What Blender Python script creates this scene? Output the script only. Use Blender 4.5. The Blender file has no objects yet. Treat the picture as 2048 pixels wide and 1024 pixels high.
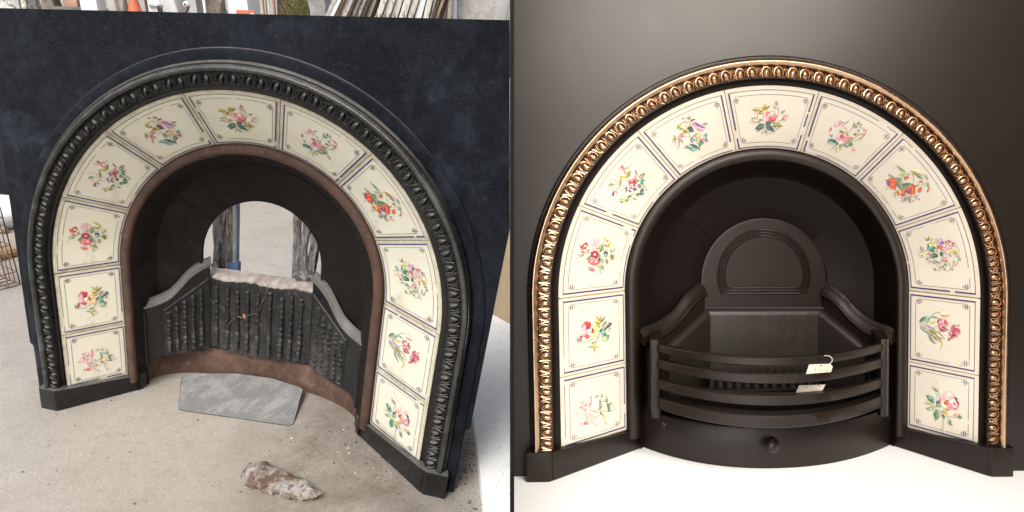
import bpy, bmesh, math, random
import numpy as np
from mathutils import Matrix, Vector
random.seed(7)
rng = np.random.default_rng(7)
PI = math.pi
C = bpy.context.scene.collection
SC = bpy.context.scene

# ---------------------------------------------------------------- camera
F = 1200.0 / 2048.0
AL = np.array([[1.009303, -0.180051, -0.122297], [0.121780, 0.882091, -0.322659], [-0.249039, 0.371953, 0.893546]])
TL = np.array([-567.639357, 95.232137, 1199.964990])
AR = np.array([[0.999070, 0.021433, 0.366500], [0.001496, 0.980115, -0.091204], [0.034488, 0.048078, 1.026994]])
TR = np.array([520.733815, 86.438949, 1199.926369])
# "cam" space: x right, y down, z forward, millimetres.  Each fireplace is drawn in its own
# millimetre frame (x right, y down, z back, origin at the centre of its arch) and set in place.
up = np.cross(AL[:, 2], AL[:, 0]); up /= np.linalg.norm(up)
if up[1] > 0: up = -up
CAMH = -float(up @ (AL @ np.array([0, 362.57, 0]) + TL))
ex = np.array([1., 0, 0]); ex = ex - (ex @ up) * up; ex /= np.linalg.norm(ex)
ey = np.cross(up, ex)
WM = np.stack([ex, ey, up])
def c2w(p):
    return np.asarray(p, float) @ WM.T / 1000.0 + np.array([0, 0, CAMH / 1000.0])
def w2c(p):
    return (np.asarray(p, float) - np.array([0, 0, CAMH / 1000.0])) * 1000.0 @ WM
def TLf(p): return np.asarray(p, float) @ AL.T + TL
def TRf(p): return np.asarray(p, float) @ AR.T + TR
def TWf(p): return w2c(np.asarray(p, float) / 1000.0)      # world millimetres, z up
cam_d = bpy.data.cameras.new('camera'); cam = bpy.data.objects.new('camera', cam_d); C.objects.link(cam)
cam_d.sensor_width = 36; cam_d.lens = 36 * F; cam_d.clip_start = 0.02; cam_d.clip_end = 200
m = np.eye(4); m[:3, 0] = WM @ [1, 0, 0]; m[:3, 1] = WM @ [0, -1, 0]; m[:3, 2] = WM @ [0, 0, -1]; m[:3, 3] = c2w([0, 0, 0])
cam.matrix_world = Matrix(m.tolist())
SC.camera = cam

# ---------------------------------------------------------------- light
w = bpy.data.worlds.new('World'); SC.world = w; w.use_nodes = True
nt = w.node_tree; bg = nt.nodes['Background']
sky = nt.nodes.new('ShaderNodeTexSky'); sky.sky_type = 'NISHITA'; sky.sun_disc = False
SUN_EL, SUN_ROT = math.radians(52), math.radians(200)
sky.sun_elevation = SUN_EL; sky.sun_rotation = SUN_ROT; sky.air_density = 1.0; sky.dust_density = 4.0; sky.ozone_density = 0.6
hs = nt.nodes.new('ShaderNodeHueSaturation'); hs.inputs['Saturation'].default_value = 0.45    # overcast: a whiter sky
nt.links.new(sky.outputs[0], hs.inputs['Color']); nt.links.new(hs.outputs[0], bg.inputs[0]); bg.inputs[1].default_value = 0.15
sd = bpy.data.lights.new('sun', 'SUN'); sd.energy = 0.9; sd.angle = math.radians(28); sd.color = (1, 0.96, 0.9)
so = bpy.data.objects.new('sun', sd); C.objects.link(so)
# sky sun_rotation: 0 = +Y, clockwise seen from above
sdir = Vector((math.sin(SUN_ROT) * math.cos(SUN_EL), math.cos(SUN_ROT) * math.cos(SUN_EL), math.sin(SUN_EL)))
so.rotation_euler = sdir.to_track_quat('Z', 'Y').to_euler(); so.location = (-1, 0, 3)
def area_lamp(name, pos_c, aim_c, size, power, col, spread=180):
    d = bpy.data.lights.new(name, 'AREA'); d.shape = 'RECTANGLE'; d.size, d.size_y = size; d.energy = power; d.color = col
    d.spread = math.radians(spread)
    o = bpy.data.objects.new(name, d); C.objects.link(o)
    p = Vector(c2w(pos_c)); q = Vector(c2w(aim_c)); o.location = p
    o.rotation_euler = (p - q).to_track_quat('Z', 'Y').to_euler(); return o
area_lamp('ceiling_lamp', (790, -860, 20), (560, -60, 1180), (1.1, 0.6), 15.8, (1, 0.91, 0.80), 150)
area_lamp('fill_lamp', (560, 60, -60), (560, 200, 1180), (0.4, 0.7), 4.2, (1, 0.92, 0.83), 150)  # added fill, brightens the tiles from the front
SC.view_settings.view_transform = 'Standard'; SC.view_settings.look = 'None'
SC.view_settings.exposure = 0.75; SC.view_settings.gamma = 1
SC.view_settings.use_curve_mapping = False
SC.cycles.use_denoising = True
SC.cycles.max_bounces = 8

# ---------------------------------------------------------------- materials
def lin(c):
    return tuple(((v / 255) / 12.92 if v / 255 <= 0.04045 else ((v / 255 + 0.055) / 1.055) ** 2.4) for v in c)
class Mat:
    def __init__(s, name, rough=0.5, metal=0.0, spec=0.5, coat=0.0):
        s.m = bpy.data.materials.new(name); s.m.use_nodes = True; s.t = s.m.node_tree
        s.b = s.t.nodes['Principled BSDF']; s.b.inputs['Roughness'].default_value = rough
        s.b.inputs['Metallic'].default_value = metal; s.b.inputs['Specular IOR Level'].default_value = spec
        s.b.inputs['Coat Weight'].default_value = coat; s.b.inputs['Coat Roughness'].default_value = 0.08
        s.tc = s.n('ShaderNodeTexCoord')
    def n(s, k, **kw):
        o = s.t.nodes.new(k)
        for a, v in kw.items():
            if hasattr(o, a): setattr(o, a, v)
            else: o.inputs[a.replace('_', ' ')].default_value = v
        return o
    def l(s, a, b): s.t.links.new(a, b)
    def coord(s, sc=(1, 1, 1), src='Object'):
        mp = s.n('ShaderNodeMapping'); mp.inputs['Scale'].default_value = sc; s.l(s.tc.outputs[src], mp.inputs[0]); return mp.outputs[0]
    def noise(s, scale, detail=4, rough=0.6, dist=0.0, sc=(1, 1, 1)):
        o = s.n('ShaderNodeTexNoise'); o.inputs['Scale'].default_value = scale; o.inputs['Detail'].default_value = detail
        o.inputs['Roughness'].default_value = rough; o.inputs['Distortion'].default_value = dist
        s.l(s.coord(sc, 'Generated' if False else 'Object'), o.inputs['Vector']); return o.outputs[0]
    def voro(s, scale, feat='F1', sc=(1, 1, 1)):
        o = s.n('ShaderNodeTexVoronoi'); o.feature = feat; o.inputs['Scale'].default_value = scale
        s.l(s.coord(sc), o.inputs['Vector']); return o.outputs['Distance']
    def ramp(s, fac, stops):
        r = s.n('ShaderNodeValToRGB'); e = r.color_ramp.elements
        while len(e) < len(stops): e.new(0.5)
        for k, (p, c) in enumerate(stops):
            e[k].position = p; e[k].color = (c, c, c, 1) if isinstance(c, (int, float)) else (*c, 1)
        s.l(fac, r.inputs[0]); return r.outputs[0]
    def mix(s, fac, a, b, mode='MIX'):
        o = s.n('ShaderNodeMix'); o.data_type = 'RGBA'; o.blend_type = mode
        for i, v in ((0, fac), (6, a), (7, b)):
            if isinstance(v, (int, float)): o.inputs[i].default_value = v if i == 0 else (v, v, v, 1)
            elif isinstance(v, tuple): o.inputs[i].default_value = (*v, 1)
            else: s.l(v, o.inputs[i])
        return o.outputs[2]
    def math(s, op, a, b=0.0):
        o = s.n('ShaderNodeMath'); o.operation = op
        for i, v in ((0, a), (1, b)):
            if isinstance(v, (int, float)): o.inputs[i].default_value = v
            else: s.l(v, o.inputs[i])
        return o.outputs[0]
    def color(s, c):
        if isinstance(c, tuple): s.b.inputs['Base Color'].default_value = (*c, 1)
        else: s.l(c, s.b.inputs['Base Color'])
        return s
    def rough(s, r): s.l(r, s.b.inputs['Roughness']); return s
    def bump(s, h, dist=0.001, strength=1.0):
        b = s.n('ShaderNodeBump'); b.inputs['Distance'].default_value = dist; b.inputs['Strength'].default_value = strength
        s.l(h, b.inputs['Height'])
        if s.b.inputs['Normal'].links: s.l(s.b.inputs['Normal'].links[0].from_socket, b.inputs['Normal'])
        s.l(b.outputs[0], s.b.inputs['Normal']); return s
    def up_facing(s, lo=0.35, hi=0.9):
        g = s.n('ShaderNodeNewGeometry'); x = s.n('ShaderNodeSeparateXYZ'); s.l(g.outputs['True Normal'], x.inputs[0])
        return s.ramp(x.outputs[2], [(lo, 0.0), (hi, 1.0)])

MT = {}
def flat(name, c, rough=0.6, metal=0, var=0.15, scale=30, bump=0.0005, bs=120, spec=0.4):
    m = Mat(name, rough, metal, spec)
    m.color(m.mix(m.ramp(m.noise(scale), [(0.3, 0.0), (0.7, 1.0)]), tuple(v * (1 - var) for v in c), tuple(min(1, v * (1 + var)) for v in c)))
    if bump: m.bump(m.noise(bs, 5), bump)
    MT[name] = m.m; return m

# unrestored iron: blue-black, dusty, pitted
def dusty_iron(name, base, dust, amount, updust=0.0, rough=0.5, spec=0.3, crust=0.0):
    m = Mat(name, rough, 0.0, spec)
    a = m.ramp(m.noise(9, 8, 0.7, 0.6), [(0.42, 0.0), (0.75, 1.0)])
    b = m.ramp(m.noise(90, 6, 0.75), [(0.5, 0.0), (0.78, 1.0)])
    sp = m.ramp(m.voro(260), [(0.10, 1.0), (0.17, 0.0)])
    sp2 = m.math('MULTIPLY', sp, m.ramp(m.noise(14, 3), [(0.52, 0.0), (0.6, 1.0)]))
    f = m.math('MULTIPLY', m.math('ADD', m.math('MULTIPLY', a, 0.55), m.math('MULTIPLY', b, 0.5)), amount)
    big = m.math('MULTIPLY', m.ramp(m.noise(4.2, 6, 0.7, 0.4), [(0.56, 0.0), (0.78, 1.0)]), 0.75 * amount)
    c = m.mix(f, base, dust); c = m.mix(big, c, tuple(v * 2.2 for v in dust)); c = m.mix(m.math('MULTIPLY', sp2, 0.5), c, (0.2, 0.2, 0.2))
    if crust: c = m.mix(m.math('MULTIPLY', m.ramp(m.noise(26, 8, 0.8, 1.5), [(0.56, 0.0), (0.66, 1.0)]), crust), c, (0.17, 0.165, 0.155)); m.bump(m.noise(95, 7, 0.8, 0.8), 0.004)
    if updust:
        c = m.mix(m.math('MULTIPLY', m.up_facing(0.3, 0.8), m.math('ADD', m.math('MULTIPLY', m.noise(60, 5), 0.5), updust - 0.25)), c, (0.25, 0.24, 0.22))
    m.color(c); m.rough(m.ramp(m.noise(40, 5), [(0.3, rough - 0.1), (0.8, rough + 0.25)]))
    m.bump(m.noise(420, 4, 0.7), 0.0006).bump(m.noise(60, 5), 0.0012)
    MT[name] = m.m
dusty_iron('old_iron', (0.0040, 0.0055, 0.0088), (0.038, 0.046, 0.060), 0.6, 0.4, 0.5, 0.12)
dusty_iron('old_iron_trim', (0.0038, 0.0042, 0.0046), (0.026, 0.026, 0.026), 0.6, 0.4, 0.27, 0.45)
dusty_iron('old_iron_worn', (0.02, 0.02, 0.02), (0.12, 0.12, 0.115), 1.0, 0.15, 0.25, 0.6)
dusty_iron('old_iron_hood', (0.009, 0.0072, 0.0065), (0.024, 0.02, 0.018), 0.6, 0.0, 0.6, 0.15)
dusty_iron('old_fluted', (0.0045, 0.0045, 0.0045), (0.15, 0.145, 0.14), 0.36, 0.3, 0.36, 0.5, 0.6)
dusty_iron('dust_grey', (0.115, 0.111, 0.102), (0.20, 0.195, 0.178), 0.8, 0.0, 0.7)
m = Mat('rust', 0.75, 0, 0.25)
c = m.mix(m.ramp(m.noise(16, 7, 0.7), [(0.35, 0.0), (0.7, 1.0)]), (0.045, 0.029, 0.023), (0.118, 0.066, 0.048))
c = m.mix(m.math('MULTIPLY', m.ramp(m.noise(70, 6, 0.8), [(0.58, 0.0), (0.75, 1.0)]), 0.5), c, (0.26, 0.21, 0.18))
m.color(c).bump(m.noise(150, 6, 0.7), 0.0012); MT['rust'] = m.m
m = Mat('rust_dusty', 0.85, 0, 0.2)
c = m.mix(m.ramp(m.noise(12, 7, 0.7, 0.6), [(0.35, 0.0), (0.7, 1.0)]), (0.062, 0.037, 0.029), (0.155, 0.092, 0.068))
c = m.mix(m.math('MULTIPLY', m.ramp(m.noise(45, 7, 0.8), [(0.52, 0.0), (0.72, 1.0)]), 0.6), c, (0.24, 0.20, 0.17))
m.color(c).bump(m.noise(150, 6, 0.7), 0.0015); MT['rust_dusty'] = m.m
# restored iron: graphite black, satin
def graphite(name, base, rough, bump=0.0003, bs=500, pits=False):
    m = Mat(name, rough, 0.0, 0.26)
    m.color(m.mix(m.noise(7, 5), tuple(v * 0.8 for v in base), tuple(v * 1.2 for v in base)))
    m.rough(m.ramp(m.noise(11, 6, 0.6, 0.5, (1, 1, 1)), [(0.25, rough - (0.015 if 'plate' in name else 0.05)), (0.8, rough + (0.02 if 'plate' in name else 0.07))]))
    if pits:
        m.bump(m.ramp(m.voro(150), [(0.0, 0.0), (0.16, 1.0)]), 0.0012, 0.7)
    m.bump(m.noise(bs, 3), bump)
    m.b.inputs['Specular IOR Level'].default_value = {'new_iron_plate': 0.42, 'new_iron': 0.36, 'new_brick': 0.5}.get(name, 0.2)
    MT[name] = m.m
graphite('new_iron', (0.0100, 0.0058, 0.0037), 0.35, 0.0007, 420)
graphite('new_iron_plate', (0.0120, 0.0082, 0.0062), 0.38, 0.0001, 420)
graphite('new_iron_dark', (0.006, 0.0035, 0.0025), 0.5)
graphite('new_brick', (0.012, 0.0088, 0.0066), 0.38, 0.0005, 300, True)
m = Mat('brass', 0.26, 1.0, 0.5)
m.color(m.mix(m.noise(30, 5), (0.40, 0.255, 0.155), (0.72, 0.51, 0.35)))
m.rough(m.ramp(m.noise(80, 5), [(0.3, 0.22), (0.8, 0.5)])).bump(m.noise(700, 3), 0.0001); MT['brass'] = m.m
flat('grout', (0.40, 0.27, 0.17), 0.9, 0, 0.4, 60)
flat('bronze_dark', (0.05, 0.027, 0.016), 0.45, 0.5, 0.5, 90, 0.0006, 300)
flat('black_gap', (0.004, 0.004, 0.004), 0.9, 0, 0.1, 10, 0)
# glazed tile: cream body under a clear glaze, foxed and stained near the joints
def tile_mat(name, a, b, dirt, amount):
    m = Mat(name, 0.22, 0, 0.5, 0.35)
    c = m.mix(m.noise(7, 3), a, b)
    c = m.mix(m.math('MULTIPLY', m.ramp(m.noise(11, 7, 0.7, 0.8), [(0.55, 0.0), (0.8, 1.0)]), amount), c, dirt)
    spk = m.math('MULTIPLY', m.ramp(m.voro(130), [(0.05, 1.0), (0.1, 0.0)]), m.ramp(m.noise(20, 2), [(0.5, 0.0), (0.6, 1.0)]))
    c = m.mix(m.math('MULTIPLY', spk, amount), c, (0.22, 0.15, 0.08))
    at = m.n('ShaderNodeAttribute'); at.attribute_name = 'edge'
    ed = m.math('MULTIPLY', at.outputs['Fac'], m.ramp(m.noise(45, 6, 0.7), [(0.3, 0.15), (0.75, 1.0)]))
    c = m.mix(m.math('MULTIPLY', ed, min(1, amount * 1.6)), c, tuple(v * 0.8 for v in dirt))
    m.color(c).bump(m.noise(18, 3), 0.0006); m.rough(m.ramp(m.noise(25, 4), [(0.3, 0.12), (0.8, 0.3)])); MT[name] = m.m
tile_mat('tile_old', (0.70, 0.68, 0.55), (0.76, 0.74, 0.62), (0.36, 0.28, 0.16), 0.6)
tile_mat('tile_new', (0.63, 0.575, 0.485), (0.68, 0.64, 0.56), (0.62, 0.42, 0.26), 0.22)
# printed colours: one material, the print's own ink colour is stored per face
m = Mat('print_ink', 0.25, 0, 0.5, 0.2); at = m.n('ShaderNodeAttribute'); at.attribute_name = 'ink'
m.color(m.mix(m.math('MULTIPLY', m.noise(300, 4), 0.12), at.outputs['Color'], (0.75, 0.68, 0.56))); MT['print_ink'] = m.m
# yard concrete
m = Mat('concrete', 0.9, 0, 0.2)
c = m.mix(m.ramp(m.noise(1.7, 6, 0.6), [(0.35, 0.0), (0.7, 1.0)]), (0.38, 0.35, 0.312), (0.50, 0.465, 0.425))
c = m.mix(m.math('MULTIPLY', m.ramp(m.noise(220, 6, 0.8), [(0.35, 1.0), (0.6, 0.0)]), 0.55), c, (0.19, 0.16, 0.13))
c = m.mix(m.math('MULTIPLY', m.ramp(m.noise(34, 8, 0.8), [(0.5, 0.0), (0.66, 1.0)]), 0.45), c, (0.26, 0.225, 0.19))
c = m.mix(m.math('MULTIPLY', m.ramp(m.noise(55, 8, 0.8, 0.5), [(0.60, 0.0), (0.70, 1.0)]), 0.35), c, (0.60, 0.565, 0.52))
c = m.mix(m.math('MULTIPLY', m.ramp(m.voro(190), [(0.08, 1.0), (0.2, 0.0)]), 0.6), c, (0.15, 0.125, 0.105))
c = m.mix(m.math('MULTIPLY', m.ramp(m.noise(6, 7, 0.75, 1.0), [(0.6, 0.0), (0.75, 1.0)]), 0.5), c, (0.22, 0.17, 0.135))
# swept-up soot and soil on the right of the hearth opening (a stain with its own outline)
mp = m.n('ShaderNodeMapping'); m.l(m.tc.outputs['Object'], mp.inputs[0]); STAIN = mp
gr = m.n('ShaderNodeTexGradient'); gr.gradient_type = 'SPHERICAL'; m.l(mp.outputs[0], gr.inputs[0])
st = m.math('MULTIPLY', m.ramp(gr.outputs[1], [(0.0, 0.0), (0.6, 1.0)]), m.ramp(m.noise(9, 7, 0.75), [(0.33, 0.15), (0.62, 1.0)]))
c = m.mix(m.math('MULTIPLY', st, 0.75), c, (0.14, 0.105, 0.08))
m.color(c).bump(m.noise(260, 6, 0.8), 0.0018).bump(m.noise(12, 5), 0.004); MT['concrete'] = m.m
flat('white_sheet', (0.90, 0.92, 0.94), 0.6, 0, 0.0, 3, 0)
flat('divider_black', (0.004, 0.004, 0.003), 0.7, 0, 0.1, 10, 0, spec=0.1)
flat('room_paint', (0.20, 0.16, 0.12), 0.7, 0, 0.05, 3, 0)
flat('room_dark', (0.10, 0.08, 0.06), 0.8, 0, 0.05, 3, 0)
m = Mat('painted_board', 0.45, 0, 0.4)
c = m.mix(m.ramp(m.noise(30, 6, 0.7), [(0.55, 0.0), (0.75, 1.0)]), (0.88, 0.89, 0.88), (0.72, 0.71, 0.68))
c = m.mix(m.ramp(m.voro(75), [(0.06, 1.0), (0.10, 0.0)]), c, (0.10, 0.08, 0.06)); m.color(c); MT['painted_board'] = m.m
flat('cream_board', (0.50, 0.38, 0.25), 0.7, 0, 0.12, 8)
flat('mould_brick', (0.37, 0.325, 0.29), 0.95, 0, 0.4, 40, 0.002, 150)
flat('broken_clay', (0.42, 0.19, 0.11), 0.9, 0, 0.3, 60, 0.002, 150)
flat('crack_dark', (0.10, 0.095, 0.085), 0.9, 0, 0.7, 60, 0)
m = Mat('ribbed_zinc', 0.45, 0.35, 0.5)
wv = m.n('ShaderNodeTexWave'); wv.inputs['Scale'].default_value = 48; wv.bands_direction = 'X'; m.l(m.coord(), wv.inputs['Vector'])
c = m.mix(m.ramp(wv.outputs[1], [(0.3, 0.0), (0.7, 1.0)]), (0.23, 0.235, 0.232), (0.34, 0.345, 0.34))
c = m.mix(m.math('MULTIPLY', m.ramp(m.noise(14, 9, 0.78), [(0.47, 0.0), (0.60, 1.0)]), 0.65), c, (0.52, 0.525, 0.515))
m.color(c).bump(wv.outputs[1], 0.0005).bump(m.noise(60, 5), 0.001); MT['ribbed_zinc'] = m.m
m = Mat('scaly_rust', 0.85, 0, 0.2)
c = m.mix(m.ramp(m.noise(26, 6, 0.7), [(0.45, 0.0), (0.58, 1.0)]), (0.13, 0.085, 0.06), (0.36, 0.335, 0.31))
c = m.mix(m.ramp(m.noise(50, 6, 0.7), [(0.56, 0.0), (0.66, 1.0)]), c, (0.06, 0.045, 0.045))
c = m.mix(m.ramp(m.noise(19, 3), [(0.72, 0.0), (0.76, 1.0)]), c, (0.40, 0.17, 0.04))
m.color(c).bump(m.noise(90, 6), 0.004); MT['scaly_rust'] = m.m
m = Mat('grey_timber', 0.85, 0, 0.2)
c = m.mix(m.ramp(m.noise(30, 7, 0.75, 1.5, (3, 3, 0.8)), [(0.38, 0.0), (0.62, 1.0)]), (0.05, 0.048, 0.045), (0.38, 0.375, 0.36))
m.color(c).bump(m.noise(40, 6, 0.7, 0.5, (3, 3, 0.5)), 0.006); MT['grey_timber'] = m.m
flat('white_paint', (0.72, 0.73, 0.74), 0.5, 0, 0.1, 8)
m = Mat('flaking_paint', 0.8, 0, 0.3)
c = m.mix(m.ramp(m.noise(14, 7, 0.75, 1.0, (4, 4, 0.7)), [(0.38, 0.0), (0.46, 1.0)]), (0.20, 0.15, 0.11), (0.62, 0.585, 0.53))
m.color(c).bump(m.noise(40, 5), 0.002); MT['flaking_paint'] = m.m
flat('dark_wood', (0.06, 0.045, 0.035), 0.8, 0, 0.4, 20, 0.002)
flat('tan_wood', (0.36, 0.24, 0.14), 0.8, 0, 0.3, 25, 0.001)
flat('orange_plastic', (0.60, 0.165, 0.085), 0.5, 0, 0.1, 5, 0)
flat('blue_paint', (0.09, 0.15, 0.30), 0.5, 0, 0.3, 40)
flat('zinc_pipe', (0.38, 0.38, 0.36), 0.5, 0.2, 0.3, 40)
flat('grey_metal', (0.42, 0.42, 0.41), 0.5, 0, 0.15, 10)
flat('rusty_wire', (0.20, 0.125, 0.085), 0.8, 0, 0.4, 60, 0)
flat('pink_stone', (0.45, 0.27, 0.21), 0.95, 0, 0.3, 12, 0.006, 30)
flat('stone', (0.30, 0.26, 0.21), 0.95, 0, 0.45, 9, 0.01, 20)
flat('grey_stone', (0.40, 0.39, 0.375), 0.95, 0, 0.3, 8, 0.01, 22)
flat('lime_wall', (0.46, 0.44, 0.40), 0.95, 0, 0.15, 7, 0.006, 30)
m = Mat('rubble_wall', 0.95, 0, 0.2)
m.color(m.mix(m.ramp(m.noise(14, 7, 0.7, 1.5), [(0.42, 0.0), (0.55, 1.0)]), (0.22, 0.19, 0.15), (0.72, 0.70, 0.65))).bump(m.noise(14, 7, 0.7, 1.5), 0.02); MT['rubble_wall'] = m.m
flat('earth', (0.055, 0.042, 0.028), 0.95, 0, 0.4, 9)
flat('grass_blades', (0.16, 0.19, 0.05), 0.7, 0, 0.6, 4, 0)
flat('slab_grey', (0.38, 0.37, 0.345), 0.95, 0, 0.2, 40, 0.003, 60)
flat('straw', (0.36, 0.30, 0.15), 0.8, 0, 0.4, 6, 0)
flat('tyre', (0.13, 0.13, 0.125), 0.8, 0, 0.3, 20)
flat('maroon', (0.14, 0.07, 0.065), 0.7, 0, 0.2, 20)
flat('blue_black', (0.006, 0.007, 0.010), 0.6, 0, 0.3, 6)
flat('paper', (0.50, 0.44, 0.37), 0.7, 0, 0.04, 8, 0)
flat('string', (0.85, 0.80, 0.72), 0.8, 0, 0.04, 8, 0)
flat('grit', (0.10, 0.085, 0.07), 0.9, 0, 0.7, 4, 0)
flat('grit_pale', (0.55, 0.51, 0.45), 0.9, 0, 0.3, 4, 0)
# ---------------------------------------------------------------- mesh helpers
class MB:
    """collects polygons in a local millimetre frame"""
    def __init__(s): s.v = []; s.f = []; s.ink = []
    def add(s, vs, fs, ink=None):
        o = len(s.v); s.v.extend([tuple(map(float, p)) for p in vs])
        for f in fs: s.f.append(tuple(i + o for i in f)); s.ink.append(ink)
    def poly(s, vs, ink=None): s.add(vs, [tuple(range(len(vs)))], ink)
    def grid(s, G, closeu=False, closev=False):
        G = np.asarray(G, float); nu, nv = G.shape[:2]; fs = []
        for i in range(nu if closeu else nu - 1):
            for j in range(nv if closev else nv - 1):
                a, b = i, (i + 1) % nu; c, d = j, (j + 1) % nv
                fs.append((a * nv + c, b * nv + c, b * nv + d, a * nv + d))
        s.add(G.reshape(-1, 3), fs)
    def box(s, x0, x1, y0, y1, z0, z1):
        s.add([(x, y, z) for z in (z0, z1) for y in (y0, y1) for x in (x0, x1)],
              [(0, 1, 3, 2), (4, 6, 7, 5), (0, 4, 5, 1), (2, 3, 7, 6), (0, 2, 6, 4), (1, 5, 7, 3)])
    def prism(s, pts, lo, hi, axis=1):
        """pts 2-D, extruded along axis from lo to hi (lo/hi may be per-point lists)"""
        n = len(pts); lo = lo if hasattr(lo, '__len__') else [lo] * n; hi = hi if hasattr(hi, '__len__') else [hi] * n
        def mk(p, h):
            q = list(p); q.insert(axis, h); return q
        s.add([mk(p, h) for p, h in zip(pts, lo)] + [mk(p, h) for p, h in zip(pts, hi)],
              [tuple(range(n))[::-1], tuple(range(n, 2 * n))] + [(i, (i + 1) % n, n + (i + 1) % n, n + i) for i in range(n)])
    def tube(s, pts, r, n=6, cap=True, up=(0, 0, 1), flatten=1.0):
        pts = np.asarray(pts, float); m = len(pts); r = r if hasattr(r, '__len__') else [r] * m
        T = np.gradient(pts, axis=0); T /= np.linalg.norm(T, axis=1)[:, None] + 1e-12
        G = np.empty((m, n, 3)); u = np.asarray(up, float)
        for i in range(m):
            a = np.cross(T[i], u)
            if np.linalg.norm(a) < 1e-3: a = np.cross(T[i], (1, 0, 0.1))
            a /= np.linalg.norm(a); b = np.cross(T[i], a)
            for k in range(n):
                t = 2 * PI * k / n; G[i, k] = pts[i] + r[i] * (math.cos(t) * a + flatten * math.sin(t) * b)
        o = len(s.v); s.grid(G, False, True)
        if cap:
            s.f.append(tuple(range(o, o + n))); s.ink.append(None); e = o + (m - 1) * n
            s.f.append(tuple(range(e + n - 1, e - 1, -1))); s.ink.append(None)
    def ball(s, c, r, nu=8, nv=5, half=False, frame=None):
        r = r if hasattr(r, '__len__') else (r, r, r); Fm = np.eye(3) if frame is None else np.asarray(frame)
        G = [[np.asarray(c) + (r[0] * math.cos(a) * math.sin(b)) * Fm[0] + (r[1] * math.sin(a) * math.sin(b)) * Fm[1] + (r[2] * math.cos(b)) * Fm[2]
              for a in [2 * PI * i / nu for i in range(nu)]] for b in [(PI / 2 if half else PI) * j / nv for j in range(nv + 1)]]
        s.grid(G, False, True)
def build(name, mb, mat, parent=None, T=TLf, clip=0, smooth=35, origin=None, jitter=0, bevel=0, edge=None, label=None):
    V = np.asarray(mb.v, float)
    V = T(V)
    me = bpy.data.meshes.new(name)
    o = bpy.data.objects.new(name, me); C.objects.link(o)
    Wv = c2w(V)
    org = c2w(T(np.asarray(origin, float)[None]))[0] if origin is not None else Wv.mean(0)
    me.from_pydata((Wv - org).tolist(), [], mb.f)
    if any(i is not None for i in mb.ink):
        at = me.color_attributes.new('ink', 'FLOAT_COLOR', 'CORNER')
        buf = []
        for f, k in zip(mb.f, mb.ink): buf.extend(([*k, 1.0] if k else [0, 0, 0, 1.0]) * len(f))
        at.data.foreach_set('color', buf)
    if edge is not None:
        at = me.attributes.new('edge', 'FLOAT', 'POINT'); at.data.foreach_set('value', list(map(float, edge)))
    if clip or bevel:
        bm = bmesh.new(); bm.from_mesh(me)
        if bevel:
            bmesh.ops.remove_doubles(bm, verts=bm.verts, dist=1e-6)
            ed = [e for e in bm.edges if len(e.link_faces) == 2 and e.calc_face_angle(0) > 0.5]
            bmesh.ops.bevel(bm, geom=ed, offset=bevel / 1000, segments=2, profile=0.6, affect='EDGES', clamp_overlap=True)
        if clip:
            co = c2w(np.array([[3.6 * clip, 0, 0]]))[0] - org; no = WM @ np.array([float(clip), 0, 0])
            bmesh.ops.bisect_plane(bm, geom=bm.verts[:] + bm.edges[:] + bm.faces[:], plane_co=Vector(co), plane_no=Vector(no), clear_inner=True)
        bm.to_mesh(me); bm.free()
    if smooth:
        me.shade_smooth()
        me.set_sharp_from_angle(angle=math.radians(smooth))
    me.materials.append(MT[mat])
    o.location = org
    if parent is not None:
        o.parent = parent; pw = Vector((0, 0, 0)); q = parent
        while q is not None: pw += q.location; q = q.parent
        o.location = Vector(org) - pw
    if label: o['label'] = label
    return o
def thing(name, label, cat, at, T=TLf, group=None):
    o = bpy.data.objects.new(name, None); C.objects.link(o); o.location = c2w(T(np.asarray(at, float)[None]))[0]
    o.empty_display_size = 0.05
    o['label'] = label; o['category'] = cat
    if group: o['group'] = group
    return o
def tag(o, label, cat, group=None, kind=None):
    if label: o['label'] = label
    if cat: o['category'] = cat
    if group: o['group'] = group
    if kind: o['kind'] = kind
    return o

# ---------------------------------------------------------------- the arched shape
R_OUT, Z_OUT, R_IN, Z_IN = 433.5, 10.0, 316.0, 120.0
def tz(r): return Z_OUT + (R_OUT - r) / (R_OUT - R_IN) * (Z_IN - Z_OUT)
TN = np.array([-(Z_IN - Z_OUT), -(R_OUT - R_IN)]); TN = TN / np.linalg.norm(TN)      # (r, z) normal of the tile cone
def path(yb, ncol=12, narc=72, extra=()):
    P = [(yb * (1 - k / ncol), -1.0, 0.0) for k in range(ncol)]
    an = sorted(list(np.linspace(-PI / 2, PI / 2, narc + 1)) + list(extra))
    P += [(0.0, math.sin(a), -math.cos(a)) for a in an]
    P += [(yb * (k + 1) / ncol, 1.0, 0.0) for k in range(ncol)]
    return P
def lattice(prof, P):
    return [[(r * dx, y + r * dy, z) for r, z in prof] for y, dx, dy in P]
def ringpart(name, prof, yb, mat, root, T, clip=0, smooth=40, P=None):
    mb = MB(); mb.grid(lattice(prof, P or path(yb))); return build(name, mb, mat, root, T, clip, smooth)
def pos_s(s, yb=303.0, rm=452.0):
    """arc-length position along the moulding -> centre y, direction, tangent"""
    L = rm * PI; 
    if s < yb: return (yb - s, -1.0, 0.0), (0.0, -1.0)
    if s < yb + L:
        a = -PI / 2 + (s - yb) / rm; return (0.0, math.sin(a), -math.cos(a)), (math.cos(a), math.sin(a))
    return (s - yb - L, 1.0, 0.0), (0.0, 1.0)

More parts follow.
